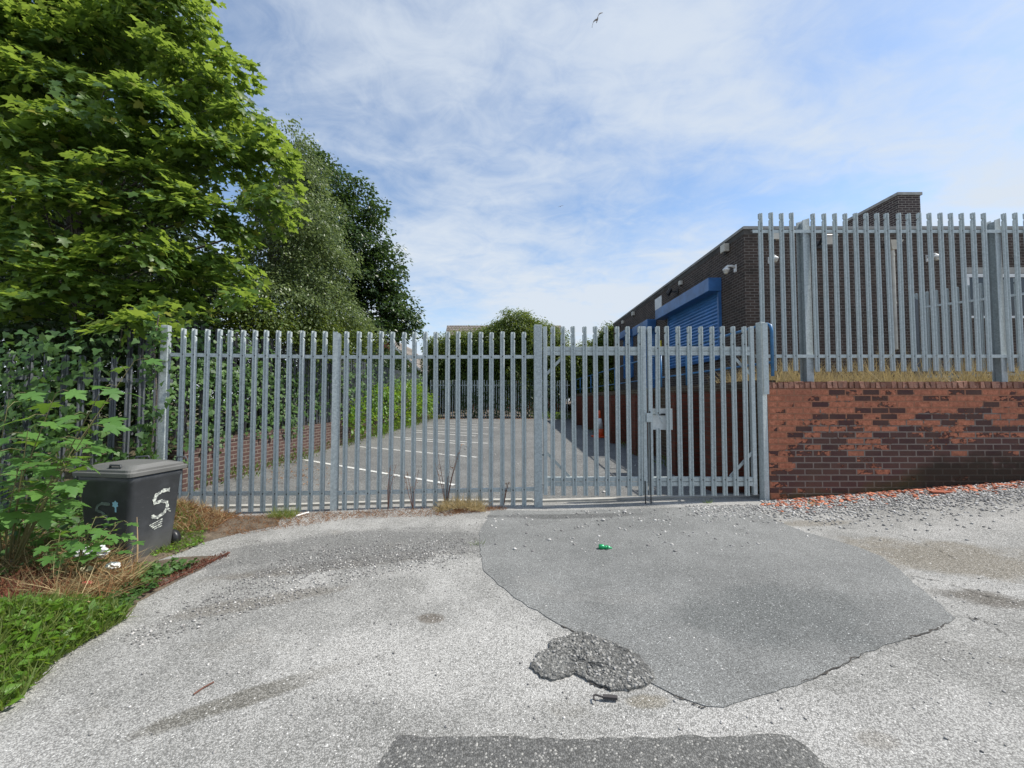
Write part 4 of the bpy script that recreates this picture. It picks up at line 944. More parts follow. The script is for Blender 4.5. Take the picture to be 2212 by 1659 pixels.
# bright shrub bulging through the side fence
bush('laurel_shrub', 'bright green broad leaved shrub bulging over the far left wall', 'shrub', (-5.1, 15.2, .3),
     [((-5.0, 14.8, 1.35), (.32, 1.3, .75)), ((-5.0, 17.3, 1.5), (.38, 1.4, .85)), ((-4.95, 19.5, 1.5), (.42, 1.3, .85)), ((-4.9, 12.6, .95), (.16, .9, .45)), ((-4.9, 21.5, 1.3), (.5, 1.0, .7))],
     dict(leaf=.125, n_spray=230, per=26, sprad=.30, tmpl=OVAL, m=L_SHRUB, droop=.8, flat=.3, shell=.6, jit=.55))
# bushes beyond the far fence
hd = dict(leaf=.19, n_spray=430, per=80, sprad=.55, tmpl=OVALN, m=L_HEDGE, droop=.9, flat=.3, shell=.55, jit=.7)
def vb(lst): return [(tuple(at(x, y, Y)), (rx*Y/FV, ry, rz*Y/FV)) for x, y, Y, rx, rz, ry in lst]
bush('hawthorn_tree', 'tallest rounded green bush beyond the far fence, at the middle of the view', 'tree', (1.0, 26.6, .3),
     vb([(1115, 735, 26, 62, 62, 1.3), (1075, 752, 26, 46, 52, 1.2), (1160, 750, 26, 56, 60, 1.3), (1190, 762, 26, 36, 44, 1.0), (1110, 820, 26, 80, 60, 1.3), (1190, 800, 26, 40, 60, 1.0), (1060, 830, 26.2, 40, 50, 1)]), dict(hd, n_spray=1500), 50, r0=.03)
bush('hawthorn_bush', 'lower ragged bush beyond the far fence, left of the tall rounded bush', 'bush', (-3.4, 26.6, .3),
     vb([(960, 775, 26.5, 34, 48, 1.0), (1000, 765, 26.5, 36, 46, 1.0), (1030, 760, 26.3, 30, 46, 1.0), (980, 830, 26.3, 60, 50, 1.0), (935, 760, 26.5, 10, 26, .5)]), dict(hd, n_spray=900), 30, r0=.03)
bush('hawthorn_bush', 'ragged green bush beyond the car park, between the tall rounded bush and the building', 'bush', (5.2, 25.8, .3),
     vb([(1235, 800, 26, 40, 50, 1.0), (1275, 800, 26, 40, 60, 1.2), (1310, 770, 26, 30, 50, 1.0), (1320, 735, 25.5, 18, 32, .8), (1345, 740, 25.5, 20, 40, .8), (1290, 850, 26, 50, 40, 1)]), dict(hd, n_spray=900), 30, r0=.03)
bush('elder_bush', 'dark bush behind the back corner of the left fence, under the distant brick house', 'bush', (-6.2, 25, .3),
     vb([(870, 830, 25, 40, 36, 1.5), (905, 850, 25.5, 40, 40, 1.0), (850, 790, 24, 20, 30, 1.2)]), dict(hd, n_spray=500, m=L_DARK), 20, r0=.03)
# far green backdrop trees so no bare horizon shows between things
for i, (x, y, h_) in enumerate([(-34, 60, 6.5), (-22, 66, 6), (14, 62, 6.0), (26, 58, 6), (3, 66, 6.2), (-9, 70, 6)]):
    lab = ['distant broad tree at the far left beyond the bank', 'distant tree left of the grey roofed house', 'distant tree behind the building, nearest its far end', 'distant tree hidden beyond the building roof', 'distant tree right of the grey roofed house', 'distant tree directly behind the grey roofed house'][i]
    bush('distant_tree', lab, 'tree', (x, y, .2), [((x, y, h_*.55), (6.5, 3, h_*.45))], dict(leaf=.4, n_spray=110, per=40, sprad=1.1, tmpl=OVAL, m=L_DARK, droop=.4, flat=.3, shell=.6, jit=.7), 10, r0=.06)

# ivy
def ivy(name, label, pts_fn, n, size, m=L_IVY, face=(0, -1, .35)):
    P = pts_fn(n); Nn = np.array(face)+RNG.normal(size=(len(P), 3))*.45; D = np.tile([0, 0, -1.], (len(P), 1))+RNG.normal(size=(len(P), 3))*.6
    t = tag(empty(name, tuple(P.min(0))), label, 'ivy'); o = scatter_mesh('leaves', P-P.min(0), Nn, D, size*RNG.uniform(.5, 1.3, len(P)), IVY, m, t)
    return t, P.min(0)
def clustered(n, lo, hi, k, sp):
    lo = np.array(lo); hi = np.array(hi); c = lo+(hi-lo)*RNG.random((k, 3)); i = RNG.integers(0, k, n)
    return c[i]+RNG.normal(size=(n, 3))*np.array(sp)
t, o0 = ivy('ivy', 'ivy climbing the corner post where the shaded fence meets the long fence', lambda n: np.concatenate([clustered(n, (-4.78, 4.98, 1.2), (-4.58, 5.08, 2.6), 30, (.06, .03, .09)), clustered(n//2, (-4.8, 4.95, .3), (-4.6, 5.0, 1.2), 9, (.05, .03, .08))]), 150, .075)
mb = MB(); mb.tube([Vector(v)-Vector(o0) for v in [(-4.68, 5.06, 0), (-4.72, 5.05, .7), (-4.66, 5.05, 1.5), (-4.72, 5.05, 2.2), (-4.68, 5.06, 2.6)]], .008, 6); mb.build('stem', BARK, t)
t, o0 = ivy('ivy', 'thick ivy mat on the near end of the side fence', lambda n: np.concatenate([clustered(n, (-5.25, 5.4, .7), (-5.12, 9.5, 2.1), 150, (.05, .14, .14)), clustered(n//3, (-5.3, 6.0, 1.9), (-5.2, 8.5, 2.7), 60, (.05, .12, .12))]), 1700, .08, face=(.8, -.4, .5))
t, o0 = ivy('ivy', 'patchy ivy on the far part of the side fence beyond the middle fence post', lambda n: clustered(n, (-5.3, 9.5, 1.0), (-5.15, 23, 2.7), 240, (.06, .2, .2)), 2200, .10, face=(.8, -.4, .5))
t, o0 = ivy('ivy', 'ivy and brambles tangled through the shaded fence left of the bin', lambda n: np.concatenate([clustered(n, (-6.0, 4.35, .1), (-5.35, 4.7, 2.0), 70, (.10, .08, .12)), clustered(n//2, (-5.4, 4.8, .1), (-4.8, 5.2, 1.0), 40, (.10, .06, .12)), clustered(n//4, (-5.9, 4.3, 1.8), (-4.8, 5.0, 2.3), 30, (.12, .08, .10))]), 850, .085)
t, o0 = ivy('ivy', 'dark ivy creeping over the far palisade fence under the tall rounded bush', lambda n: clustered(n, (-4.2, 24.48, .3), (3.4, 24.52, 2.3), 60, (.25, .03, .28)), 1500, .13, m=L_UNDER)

# saplings with big leaves
def sapling(label, base, stems, leaf, nl, m=L_MAPLE_Y, group=None):
    b0 = Vector(base); t = tag(empty('maple_sapling', base), label, 'sapling', group); mb = MB(); P = []; D = []; Nn = []
    for tip, k in stems:
        tip = Vector(tip)-b0; mid = tip*.5+Vector((RNG.normal()*.04, RNG.normal()*.04, .08)); pts = [Vector((0, 0, 0)), mid*.6, mid, tip]
        mb.tube(pts, [.008, .006, .0045, .002], 6)
        for i in range(k):
            u = 1-.75*(i/k)**1.2; q = pts[0].lerp(pts[2], u*2) if u < .5 else pts[2].lerp(pts[3], (u-.5)*2)
            an = i*2.4+RNG.normal()*.3; d = Vector((math.cos(an), math.sin(an), .15+RNG.normal()*.2)); L = leaf*RNG.uniform(.6, 1.0)
            e = q+d*L; mb.tube([q, q.lerp(e, .6)+Vector((0, 0, .02)), e], .0022, 4, False)
            P.append(e); D.append(d+Vector((0, 0, -.45))); Nn.append(Vector((d.x*.35, d.y*.35-.15, 1))+Vector(RNG.normal(size=3)*.22))
    mb.build('stem', GREENSTALK, t)
    P = np.array([tuple(p) for p in P]); D = np.array([tuple(p) for p in D]); Nn = np.array([tuple(p) for p in Nn])
    scatter_mesh('leaves', P, Nn, D, leaf*RNG.uniform(.7, 1.15, len(P)), MAPLE_FINE, m, t); return t
def a3(x, y, Y): return tuple(at(x, y, Y))
gb = lambda x, y: (x, y, float(gz(x, y)))
sapling('tall maple sapling with large pale leaves before the shaded fence at left', gb(-4.2, 3.25),
        [(a3(290, 780, 3.7), 8), (a3(215, 850, 3.1), 9), (a3(120, 850, 3.1), 9), (a3(150, 960, 3.0), 9), (a3(60, 930, 3.0), 8), (a3(205, 905, 3.1), 8), (a3(40, 1010, 3.0), 8), (a3(110, 1040, 3.0), 9), (a3(20, 860, 3.2), 8)], .155, 9)
sapling('maple saplings bushy and low to the left of the wheelie bin, under the tall sapling', gb(-4.35, 3.4),
        [(a3(60, 1060, 3.4), 9), (a3(110, 1070, 3.4), 8), (a3(140, 1000, 3.5), 8), (a3(20, 1090, 3.3), 8), (a3(100, 1105, 3.4), 7), (a3(60, 990, 3.5), 8)], .12, 9)
sapling('low maple sapling growing against the front corner of the wheelie bin', gb(-3.45, 3.08),
        [(a3(255, 1130, 3.2), 7), (a3(205, 1120, 3.15), 8), (a3(225, 1155, 3.1), 7), (a3(170, 1145, 3.1), 8), (a3(130, 1150, 3.1), 7), (a3(268, 1180, 3.0), 5)], .10, 9)

# ground cover on the verge
def in_poly(P, poly):
    x, y = P[:, 0], P[:, 1]; c = np.zeros(len(P), bool); n = len(poly); j = n-1
    for i in range(n):
        xi, yi = poly[i]; xj, yj = poly[j]
        c ^= ((yi > y) != (yj > y)) & (x < (xj-xi)*(y-yi)/(yj-yi+1e-12)+xi); j = i
    return c
def region(pts_v): return [tuple(gp(*p))[:2] for p in pts_v]
def fill(poly, n):
    a = np.array(poly); lo, hi = a.min(0), a.max(0); out = np.zeros((0, 2))
    while len(out) < n:
        q = lo+(hi-lo)*RNG.random((n*3, 2)); out = np.concatenate([out, q[in_poly(q, poly)]])
    return out[:n]
verge = region([(-60, 1560), (40, 1500), (110, 1430), (190, 1385), (270, 1335), (300, 1300), (370, 1262), (430, 1232), (480, 1200), (395, 1203), (335, 1213), (400, 1190), (440, 1172), (520, 1150), (600, 1135)])
verge = verge + [(-3.0, 5.08), (-4.9, 5.0), (-8, 4.4), (-9, 2)]
def vergez(x, y):
    x = np.asarray(x, float); y = np.asarray(y, float); d = np.full(np.broadcast(x, y).shape, 9.)
    for (ax, ay), (bx, by) in zip(verge[:16], verge[1:17]):
        ex, ey = bx-ax, by-ay; t_ = np.clip(((x-ax)*ex+(y-ay)*ey)/(ex*ex+ey*ey+1e-9), 0, 1)
        d = np.minimum(d, np.hypot(x-ax-t_*ex, y-ay-t_*ey))
    f = np.clip(d/.35, 0, 1); f = f*f*(3-2*f)
    m = .26*np.exp(-(((x+2.9)/.42)**2+((y-2.25)/.35)**2)) + .24*np.exp(-(((x+3.95)/.40)**2+((y-4.55)/.36)**2)) + .06*np.clip((-x-3.2)/2, 0, 1)
    return gz(x, y) + m*f
def verge_sheet():
    q = [(p[0], p[1]) for p in verge]
    import bmesh
    bm = bmesh.new(); out = []; rg = random.Random(8)
    for i in range(len(q)):
        a, b = Vector(q[i]), Vector(q[(i+1) % len(q)]); k = max(1, int((b-a).length/.06))
        for s in range(k): p = a.lerp(b, s/k); out.append((p.x+rg.uniform(-.006, .006), p.y+rg.uniform(-.006, .006)))
    vs = [bm.verts.new((x, y, 0)) for x, y in out]; f = bm.faces.new(vs); bmesh.ops.triangulate(bm, faces=[f])
    for _ in range(5):
        es = [e for e in bm.edges if e.calc_length() > .16]
        if not es: break
        bmesh.ops.subdivide_edges(bm, edges=es, cuts=1); bmesh.ops.triangulate(bm, faces=bm.faces[:])
    for v in bm.verts:
        v.co.z = float(vergez(v.co.x, v.co.y)) + (.002 if v.is_boundary else .012+.012*rg.random())
    bmesh.ops.recalc_face_normals(bm, faces=bm.faces[:]); me = bpy.data.meshes.new('verge'); bm.to_mesh(me); bm.free()
    o = link('verge', me, SOIL, None, True); o['kind'] = 'structure'
verge_sheet()
def cover(name, label, cat, poly, n, tmpl, size, m, lean=.5, zoff=.01, normal_up=False, zf=vergez, aspect=None, lift=0., clump=None):
    q = fill(poly, n)
    if clump:
        k, s = clump; c = fill(poly, k); q = c[RNG.integers(0, k, n)]+RNG.normal(size=(n, 2))*s
    P = np.stack([q[:, 0], q[:, 1], zf(q[:, 0], q[:, 1])+zoff+lift*RNG.random(n)], -1)
    if normal_up: Nn = np.tile([0, 0, 1.], (n, 1))+RNG.normal(size=(n, 3))*.5; D = RNG.normal(size=(n, 3)); 
    else:
        h = RNG.normal(size=(n, 3)); h[:, 2] = 0; D = np.tile([0, 0, 1.], (n, 1))+h*lean; Nn = RNG.normal(size=(n, 3)); Nn[:, 2] *= .2
    o = scatter_mesh(name, P, Nn, D, size*RNG.uniform(.5, 1.3, n), tmpl, m, None, aspect=aspect)
    tag(o, label, cat, kind='stuff'); return o
R_grass = region([(-60, 1585), (40, 1520), (115, 1440), (195, 1388), (275, 1340), (240, 1325), (120, 1335), (0, 1362), (-120, 1380)])
cover('grass', 'bright green grass on the verge at the lower left corner', 'grass', R_grass, 5200, BLADE, .12, L_GRASS, .55, aspect=np.full(5200, 1.1))
cover('weeds', 'broad leaved green weeds mixed in the grass at the lower left corner', 'weeds', R_grass, 1500, OVAL, .055, L_SHRUB, .9, lift=.09, normal_up=True, zoff=.02)
cover('ivy_ground_cover', 'ivy leaves trailing over the road edge beside the rubbish pile', 'ivy', region([(130, 1400), (275, 1335), (300, 1300), (350, 1272), (300, 1245), (200, 1290), (120, 1330)]), 520, IVY, .05, L_IVY, zoff=.03, lift=.06, normal_up=True)
cover('ivy_ground_cover', 'ivy leaves on the ground just below the bin', 'ivy', region([(285, 1262), (370, 1250), (435, 1222), (370, 1220), (290, 1235)]), 260, IVY, .045, L_IVY, zoff=.02, lift=.05, normal_up=True)
cover('grass', 'short green grass to the right of the wheelie bin foot', 'grass', region([(330, 1205), (380, 1195), (440, 1172), (445, 1150), (400, 1140), (350, 1150)]), 1600, BLADE, .075, L_GRASS, .7)
cover('weeds', 'low green weeds among the grass right of the bin foot', 'weeds', region([(330, 1208), (380, 1200), (440, 1178), (445, 1150), (400, 1140), (350, 1150)]), 500, OVAL, .035, L_SHRUB, lift=.05, normal_up=True)
cover('weeds', 'dark green ground weeds on the shaded bank left of the bin', 'weeds', [(-7, 2.6), (-3.8, 2.7), (-3.6, 3.3), (-4.4, 3.9), (-4.5, 4.9), (-7, 4.3)], 4200, OVAL, .085, L_IVY, lift=.22, normal_up=True)
R_pile = region([(-40, 1340), (60, 1360), (200, 1335), (290, 1290), (300, 1262), (240, 1225), (150, 1205), (60, 1200), (-40, 1215)])
cover('dead_weeds', 'pile of dry brown stalks and dead weeds below the saplings on the left', 'debris', R_pile, 2600, BLADE, .16, L_DRYBROWN, 2.2, lift=.09, zoff=.03, aspect=np.full(2600, .55))
cover('straw', 'pale dry straw scattered over the rubbish pile on the left', 'straw', R_pile, 1900, BLADE, .20, L_DRY, 2.4, lift=.12, zoff=.04, aspect=np.full(1900, .3))
cover('dock_seed', 'dark red dock seed heads at the left edge above the grass', 'debris', region([(-60, 1300), (30, 1290), (110, 1270), (150, 1300), (60, 1365), (-60, 1395)]), 4500, OVALN, .030, L_DOCK, 1.2, lift=.15, zoff=.04)
cover('dock_seed', 'dark red seed litter along the road edge below the bin', 'debris', region([(255, 1305), (330, 1280), (420, 1240), (495, 1205), (490, 1196), (400, 1225), (300, 1268)]), 1500, OVALN, .018, L_DOCK, 1.2, lift=.02, zoff=.01)
R_strip = region([(370, 1150), (500, 1160), (640, 1140), (760, 1122), (960, 1118), (1050, 1106), (1090, 1098)])+[(.35, 5.32), (-2.6, 5.12), (-4.3, 5.0)]
cover('dead_weeds', 'strip of rusty brown dead weeds along the foot of the long fence', 'debris', R_strip, 5200, BLADE, .055, L_DRYBROWN, 2.2, lift=.012, zoff=.005)
mound = [(-4.35, 4.2), (-3.75, 4.05), (-3.35, 4.4), (-3.5, 4.95), (-4.2, 5.0)]
cover('dead_weeds', 'mound of dry brown cuttings between the bin and the long fence', 'debris', mound, 2600, BLADE, .10, L_DRYBROWN, 2.4, lift=.03, zoff=.01)
cover('straw', 'pale straw on the mound of cuttings behind the bin', 'straw', mound, 1100, BLADE, .12, L_DRY, 2.4, lift=.04, zoff=.02, aspect=np.full(1100, .5))
c = gp(995, 1104)
cover('straw', 'tuft of golden dry grass at the foot of the fence just left of the gate post', 'grass', [(c.x-.30, c.y-.13), (c.x+.34, c.y-.10), (c.x+.28, c.y+.12), (c.x-.28, c.y+.12)], 900, BLADE, .17, L_DRY, 1.3, zf=lambda x, y: gz(x, y)+.05*np.exp(-((x-c.x)/.2)**2), aspect=np.full(900, .4))
cover('dead_weeds', 'orange brown dead leaves spread before the left gate post', 'debris', [(c.x-.1, c.y-.16), (c.x+.62, c.y+.02), (c.x+.6, c.y+.12), (c.x-.1, c.y+.1)], 900, BLADE, .05, L_DRYBROWN, 2.2, zf=gz)
c2 = gp(612, 1118)
cover('grass', 'small yellow green grass tuft at the fence foot left of the middle post', 'grass', [(c2.x-.16, c2.y-.1), (c2.x+.16, c2.y-.1), (c2.x+.16, c2.y+.1), (c2.x-.16, c2.y+.1)], 420, BLADE, .13, leafmat('pale_grass', (.16, .19, .05), (.34, .33, .12)), .8, zf=gz, aspect=np.full(420, .5))
for lab, v, n_ in (('small green weed growing from the edge of the smooth asphalt patch', (1030, 1178), 26), ('tiny green weed in front of the gate threshold below the right leaf', (1438+92, 1087), 60), ('small green weed at the foot of the spalled wall near its left end', (1752, 1090), 40)):
    cc = gp(*v); P = np.tile([cc.x, cc.y, cc.z], (n_, 1))+RNG.normal(size=(n_, 3))*[.03, .015, .0]; D = np.tile([0, 0, 1.], (n_, 1))+RNG.normal(size=(n_, 3))*.6; 
    t = tag(empty('weed', tuple(cc)), lab, 'weed'); scatter_mesh('leaves', P-np.array(cc), RNG.normal(size=(n_, 3)), D, .07*RNG.uniform(.4, 1.2, n_), BLADE, L_GRASS, t)
# weeds along the foot of the left wall and in the far corner
q = [(-5.18, 6.3), (-4.85, 6.3), (-4.75, 9), (-4.7, 13), (-4.6, 18), (-4.4, 24), (-5.18, 24)]
cover('weeds', 'green weeds along the foot of the low left wall in the car park', 'weeds', q, 2600, OVALN, .075, L_HEDGE, .8, lift=.22, zf=lambda x, y: gz(x, y), clump=(46, .12))
cover('weeds', 'bright tall weeds by the left wall below the bright shrub', 'weeds', [(-5.1, 12.5), (-4.7, 12.5), (-4.5, 19), (-5.1, 19)], 1500, OVALN, .09, L_SHRUB, .8, lift=.42, zf=gz, clump=(16, .16))
cover('dead_leaves', 'brown dead leaves scattered on the car park behind the middle fence post', 'leaves', region([(560, 1040), (760, 1050), (720, 1010), (640, 995), (560, 1010)]), 420, OVAL, .035, L_DRYBROWN, zf=gz, normal_up=True, zoff=.006, clump=(30, .16))
cover('dead_leaves', 'brown leaf litter along the foot of the far fence', 'leaves', [(-5, 23.7), (3, 23.9), (3, 24.7), (-5, 24.7)], 900, OVAL, .08, L_DRYBROWN, zf=gz, normal_up=True, zoff=.01)
cover('weeds', 'pale green weeds in the far right corner of the car park', 'weeds', [(1.5, 23.6), (3.5, 22.5), (3.5, 24.4), (1.5, 24.4)], 500, OVALN, .11, L_SHRUB, .8, lift=.4, zf=gz, clump=(14, .25))
cover('weeds', 'green weeds against the foot of the buttressed wall', 'weeds', [(3.2, 8.0), (3.58, 8.0), (3.58, 16), (3.2, 16)], 700, OVALN, .07, L_HEDGE, .8, lift=.18, zf=gz, clump=(9, .12))
# dry grass in the raised yard above the wall
yard = lambda x, y: 1.70+0*np.asarray(x)
cover('dry_grass', 'golden dry grass growing along the top of the spalled wall behind the upper fence', 'grass', [(3.8, 5.85), (9, 5.85), (10, 7.2), (3.9, 7.2)], 2600, BLADE, .30, L_DRY, .7, zf=yard, aspect=np.full(2600, .30), clump=(55, .10))
cover('dry_grass', 'brown seed stems among the golden grass below the upper fence', 'grass', [(3.8, 5.9), (9, 5.9), (10, 7.4), (3.9, 7.4)], 1300, BLADE, .50, L_DRY, .45, zf=yard, aspect=np.full(1300, .22), clump=(60, .15))
# thin dry weed stems in the front fence
def stems(label, base, n, h):
    t = tag(empty('dry_weed', tuple(base)), label, 'dry weed'); mb = MB(); P = []
    for i in range(n):
        a = RNG.uniform(-.5, .5); H = h*RNG.uniform(.6, 1.0); p = [Vector((0, 0, 0)), Vector((a*.2*H, RNG.normal()*.03, H*.5)), Vector((a*.5*H, RNG.normal()*.05, H))]
        mb.tube(p, [.005, .004, .002], 5)
        for _ in range(16): q_ = p[1].lerp(p[2], RNG.random()); P.append((q_.x+RNG.normal()*.02, q_.y, q_.z))
    mb.build('stem', STALKR, t); P = np.array(P); scatter_mesh('seed_heads', P, RNG.normal(size=P.shape), RNG.normal(size=P.shape), .03*RNG.uniform(.5, 1.2, len(P)), OVALN, L_DRYBROWN, t)
stems('tall dead brown weed standing against the fence right of the dry tuft', gp(963, 1098), 5, .95)
stems('thin reddish dead weed leaning on the fence between middle post and gate', gp(892, 1100), 3, .75)
stems('thin dead weed against the fence, just right of the middle post', gp(838, 1104), 3, .7)
stems('short dead weed at the fence foot beside the left gate post', gp(1088, 1094), 3, .35)

# ------------------------------------------------------------------ gravel and brick chips
def stones(name, label, pts, size, m=STONEM, flat=1., kind='stuff', cat='gravel', bright=2.0):
    n = len(pts); P = np.stack([pts[:, 0], pts[:, 1], roadz(pts[:, 0], pts[:, 1])], -1); s = size*RNG.uniform(.45, 1.6, n)**1.3; P[:, 2] += s*.18+.012*(m is CHIP)*0
    Nn = np.tile([0, 0, 1.], (n, 1))+RNG.normal(size=(n, 3))*.3; o = scatter_mesh(name, P, Nn, RNG.normal(size=(n, 3)), s, (np.array(STONE[0])*[1, 1, flat], STONE[1]), m, attr=RNG.random(n)**(1.0 if m is not STONEM else bright))
    tag(o, label, cat, kind=kind)
def wallband(n, x0, x1, y1, spread):
    x = RNG.uniform(x0, x1, n); y = y1-np.abs(RNG.normal(size=n))*spread; return np.stack([x, y], -1)
stones('gravel', 'loose pale gravel heaped along the foot of the spalled brick wall', np.concatenate([wallband(9500, 3.4, 8.2, 5.36, .42), wallband(1200, 2.3, 4.0, 5.2, .3)]), .019, bright=1.2)
stones('brick_chips', 'orange brick flakes fallen along the foot of the spalled wall', np.concatenate([wallband(1100, 3.6, 8.2, 5.38, .16), wallband(120, 3.3, 4.2, 5.2, .15)]), .036, CHIP, .45)
R_g = region([(640, 1190), (1000, 1165), (1030, 1200), (800, 1250), (520, 1330), (300, 1400), (250, 1380), (450, 1290)])
stones('gravel', 'grey gravel streak across the worn road left of the smooth patch', np.concatenate([fill(R_g, 2600), fill(region([(480, 1170), (1040, 1130), (1040, 1230), (300, 1330)]), 500)]), .011, bright=3.5)
stones('gravel', 'scattered small stones on the road in front of the gates', np.concatenate([fill(region([(1040, 1110), (1640, 1100), (1800, 1150), (1500, 1200), (1050, 1190)]), 240), fill(region([(1200, 1105), (1640, 1095), (1720, 1120), (1400, 1130)]), 200)]), .021)
stones('gravel', 'fine grit scattered over the nearest part of the worn road', fill(region([(0, 1640), (2200, 1640), (2200, 1250), (1000, 1180), (300, 1420)]), 700), .009)
stones('gravel', 'coarse stones embedded in the rough asphalt lump', (lambda q: q)(fill(region(pot), 420)), .013, DARKSTONE)
o = [x for x in bpy.data.objects if x.get('label') == 'coarse stones embedded in the rough asphalt lump'][0]; o.location.z += .011
stones('gravel', 'stray stones lying on the car park surface behind the fence', fill([(-2, 6), (3, 6), (3, 10), (-2, 12)], 40), .035)
for lab, v, s in (('pale cobble sized stone on the road before the left gate leaf', (1187, 1168), .045), ('white stone on the road in front of the gate centre', (1303, 1125), .05), ('grey stone on the road left of the green litter', (1112, 1188), .045), ('large pale stone on the road before the right gate leaf', (1350, 1108), .055)):
    c_ = gp(*v); t = scatter_mesh('stone', np.array([[0, 0, s*.25]]), np.array([[.1, 0, 1.]]), np.array([[1., .3, 0]]), s, STONE, STONEM, None, attr=np.array([.8])); t.location = c_; tag(t, lab, 'stone')
# the large brick flake
c_ = gp(2030, 1066); mb = MB(); mb.prism([(-.13, -.03), (-.02, -.055), (.14, -.03), (.17, .01), (.05, .05), (-.11, .03)], 0, .022); t = mb.build('brick_flake', CHIP); bevel(t, .006); t.location = (c_.x, c_.y, c_.z+.012); tag(t, 'largest orange brick flake lying on the gravel by the wall', 'brick flake')

# ------------------------------------------------------------------ wheelie bin
BC = Vector((-3.49, 3.55, 0)); u = Vector((-.99, .14, 0)).normalized(); wv = Vector((.14, .99, 0)).normalized()
rzb = math.atan2(-u.y, -u.x)     # local +x runs along -u, local +y along wv
bn = tag(empty('wheelie_bin', (BC.x, BC.y, float(gz(BC.x, BC.y))-.005), rzb), 'dark grey wheelie bin with hand painted white 5, standing in weeds', 'bin')
D_, W_ = .60, .50; HB = .845
def lerp_rect(z, inx, iny, r=.045, seg=4):
    # rounded rectangle; local x from -D_ to 0, y 0 to W_
    x0, x1, y0, y1 = -D_+inx, -inx*.35, iny*.45, W_-iny; pts = []
    for cx, cy, a0 in ((x1-r, y1-r, 0), (x0+r, y1-r, PI/2), (x0+r, y0+r, PI), (x1-r, y0+r, 1.5*PI)):
        for k in range(seg+1): a = a0+PI/2*k/seg; pts.append((cx+r*math.cos(a), cy+r*math.sin(a), z))
    return pts
def loft(rings, cap=True):
    V = [p for r in rings for p in r]; n = len(rings[0]); F = []
    for i in range(len(rings)-1):
        for k in range(n): F.append((i*n+k, i*n+(k+1) % n, (i+1)*n+(k+1) % n, (i+1)*n+k))
    if cap: F.append(tuple(range(n))[::-1]); F.append(tuple((len(rings)-1)*n+k for k in range(n)))
    return MB().add(V, F)
o = loft([lerp_rect(.0, .10, .07), lerp_rect(.03, .095, .065), lerp_rect(.40, .05, .035), lerp_rect(HB-.10, .012, .01), lerp_rect(HB-.09, .0, .0), lerp_rect(HB-.02, -.004, -.004)]).build('body', BINM, bn, True)
o = loft([lerp_rect(HB-.035, -.045, -.045, .05), lerp_rect(HB+.0, -.05, -.05, .05), lerp_rect(HB+.006, -.042, -.042, .05), lerp_rect(HB+.007, -.02, -.02, .05), lerp_rect(HB+.030, -.015, -.015, .06), lerp_rect(HB+.042, .03, .03, .06), lerp_rect(HB+.066, .10, .10, .08)]).build('lid', BINLID, bn)
bevel(o, .004)
def grip(p, q, hgt, up=Vector((0, 0, 1))):
    p, q = Vector(p), Vector(q); MB().tube([p, p.lerp(q, .08)+up*hgt, p.lerp(q, .92)+up*hgt, q], .010, 8).build('handle', BINM, bn, True)
zl = HB+.04
grip((-.26, .02, zl-.02), (-.13, .02, zl-.02), .05); grip((-.10, W_+.0, zl-.01), (.0, W_+.02, zl-.01), .05); grip((-.54, W_-.05, zl), (-.40, W_-.02, zl+.01), .035)
for yy in (W_*.86,):
    mb = MB(); mb.tube([(-.10, W_-.05, .09), (-.10, W_+.0, .09)], .09, 16); mb.build('wheel', BLACKP, bn, True)
    mb = MB(); mb.tube([(-.50, W_-.05, .09), (-.50, W_+.0, .09)], .09, 16); mb.build('wheel', BLACKP, bn, True)
def stroke(name, pts, wdt, m, frame, parent, th=.0025, rough=.35):
    """a brushed stroke: ribbon of uneven width laid just off a face. frame maps (s, z) to a point"""
    V = []; F = []; n = 0; Q = []
    for a, b_ in zip(pts, pts[1:]):
        for k in range(5): Q.append((a[0]+(b_[0]-a[0])*k/5, a[1]+(b_[1]-a[1])*k/5))
    Q.append(pts[-1]); rg = random.Random(len(Q))
    for i, (s, z) in enumerate(Q):
        a = Q[max(i-1, 0)]; b_ = Q[min(i+1, len(Q)-1)]; dx, dz = b_[0]-a[0], b_[1]-a[1]; L = math.hypot(dx, dz) or 1; nx, nz = -dz/L, dx/L
        w2 = wdt/2*(1+rg.uniform(-rough, rough)); V += [frame(s+nx*w2, z+nz*w2), frame(s-nx*w2, z-nz*w2)]
    for i in range(len(Q)-1): F.append((2*i, 2*i+2, 2*i+3, 2*i+1))
    o = MB().add(V, F).build(name, m, parent); sd = o.modifiers.new('thick', 'SOLIDIFY'); sd.thickness = th; sd.offset = 0; return o
body = [c_ for c_ in bn.children if c_.name.startswith('body')][0]
# taper of the right face (local x = 0 side): x inset by height
def rightf(s, z):
    x = -.35*np.interp(z, [.07, .40, .70, .71], [.095, .05, .012, .0])+.0035; return (float(x), s, z)
def frontf(s, z):
    y = .45*np.interp(z, [.07, .40, .70, .71], [.065, .035, .01, .0])-.0035; return (s, float(y), z)
five = [(.36, .62), (.30, .625), (.24, .60), (.22, .555), (.225, .52), (.29, .525), (.34, .50), (.35, .45), (.32, .40), (.26, .375), (.22, .385), (.215, .41)]
stroke('painted_digit', five, .030, CHALK, rightf, body)
stroke('painted_digit', [(.375, .425), (.355, .435), (.36, .41), (.385, .40)], .008, CHALK, rightf, body)
for k in range(4): stroke('painted_smear', [(.19+.015*k, .315-.016*k), (.25, .33-.02*k), (.31, .345-.022*k)], .009, CHALK, rightf, body)
fd = [(-.22, .56), (-.31, .565), (-.36, .54), (-.37, .50), (-.32, .485), (-.26, .45), (-.24, .39), (-.28, .34)]
stroke('painted_digit', fd, .022, CHALKF, frontf, body)
mb = MB(); ctr = (-.165, .56); pl = []
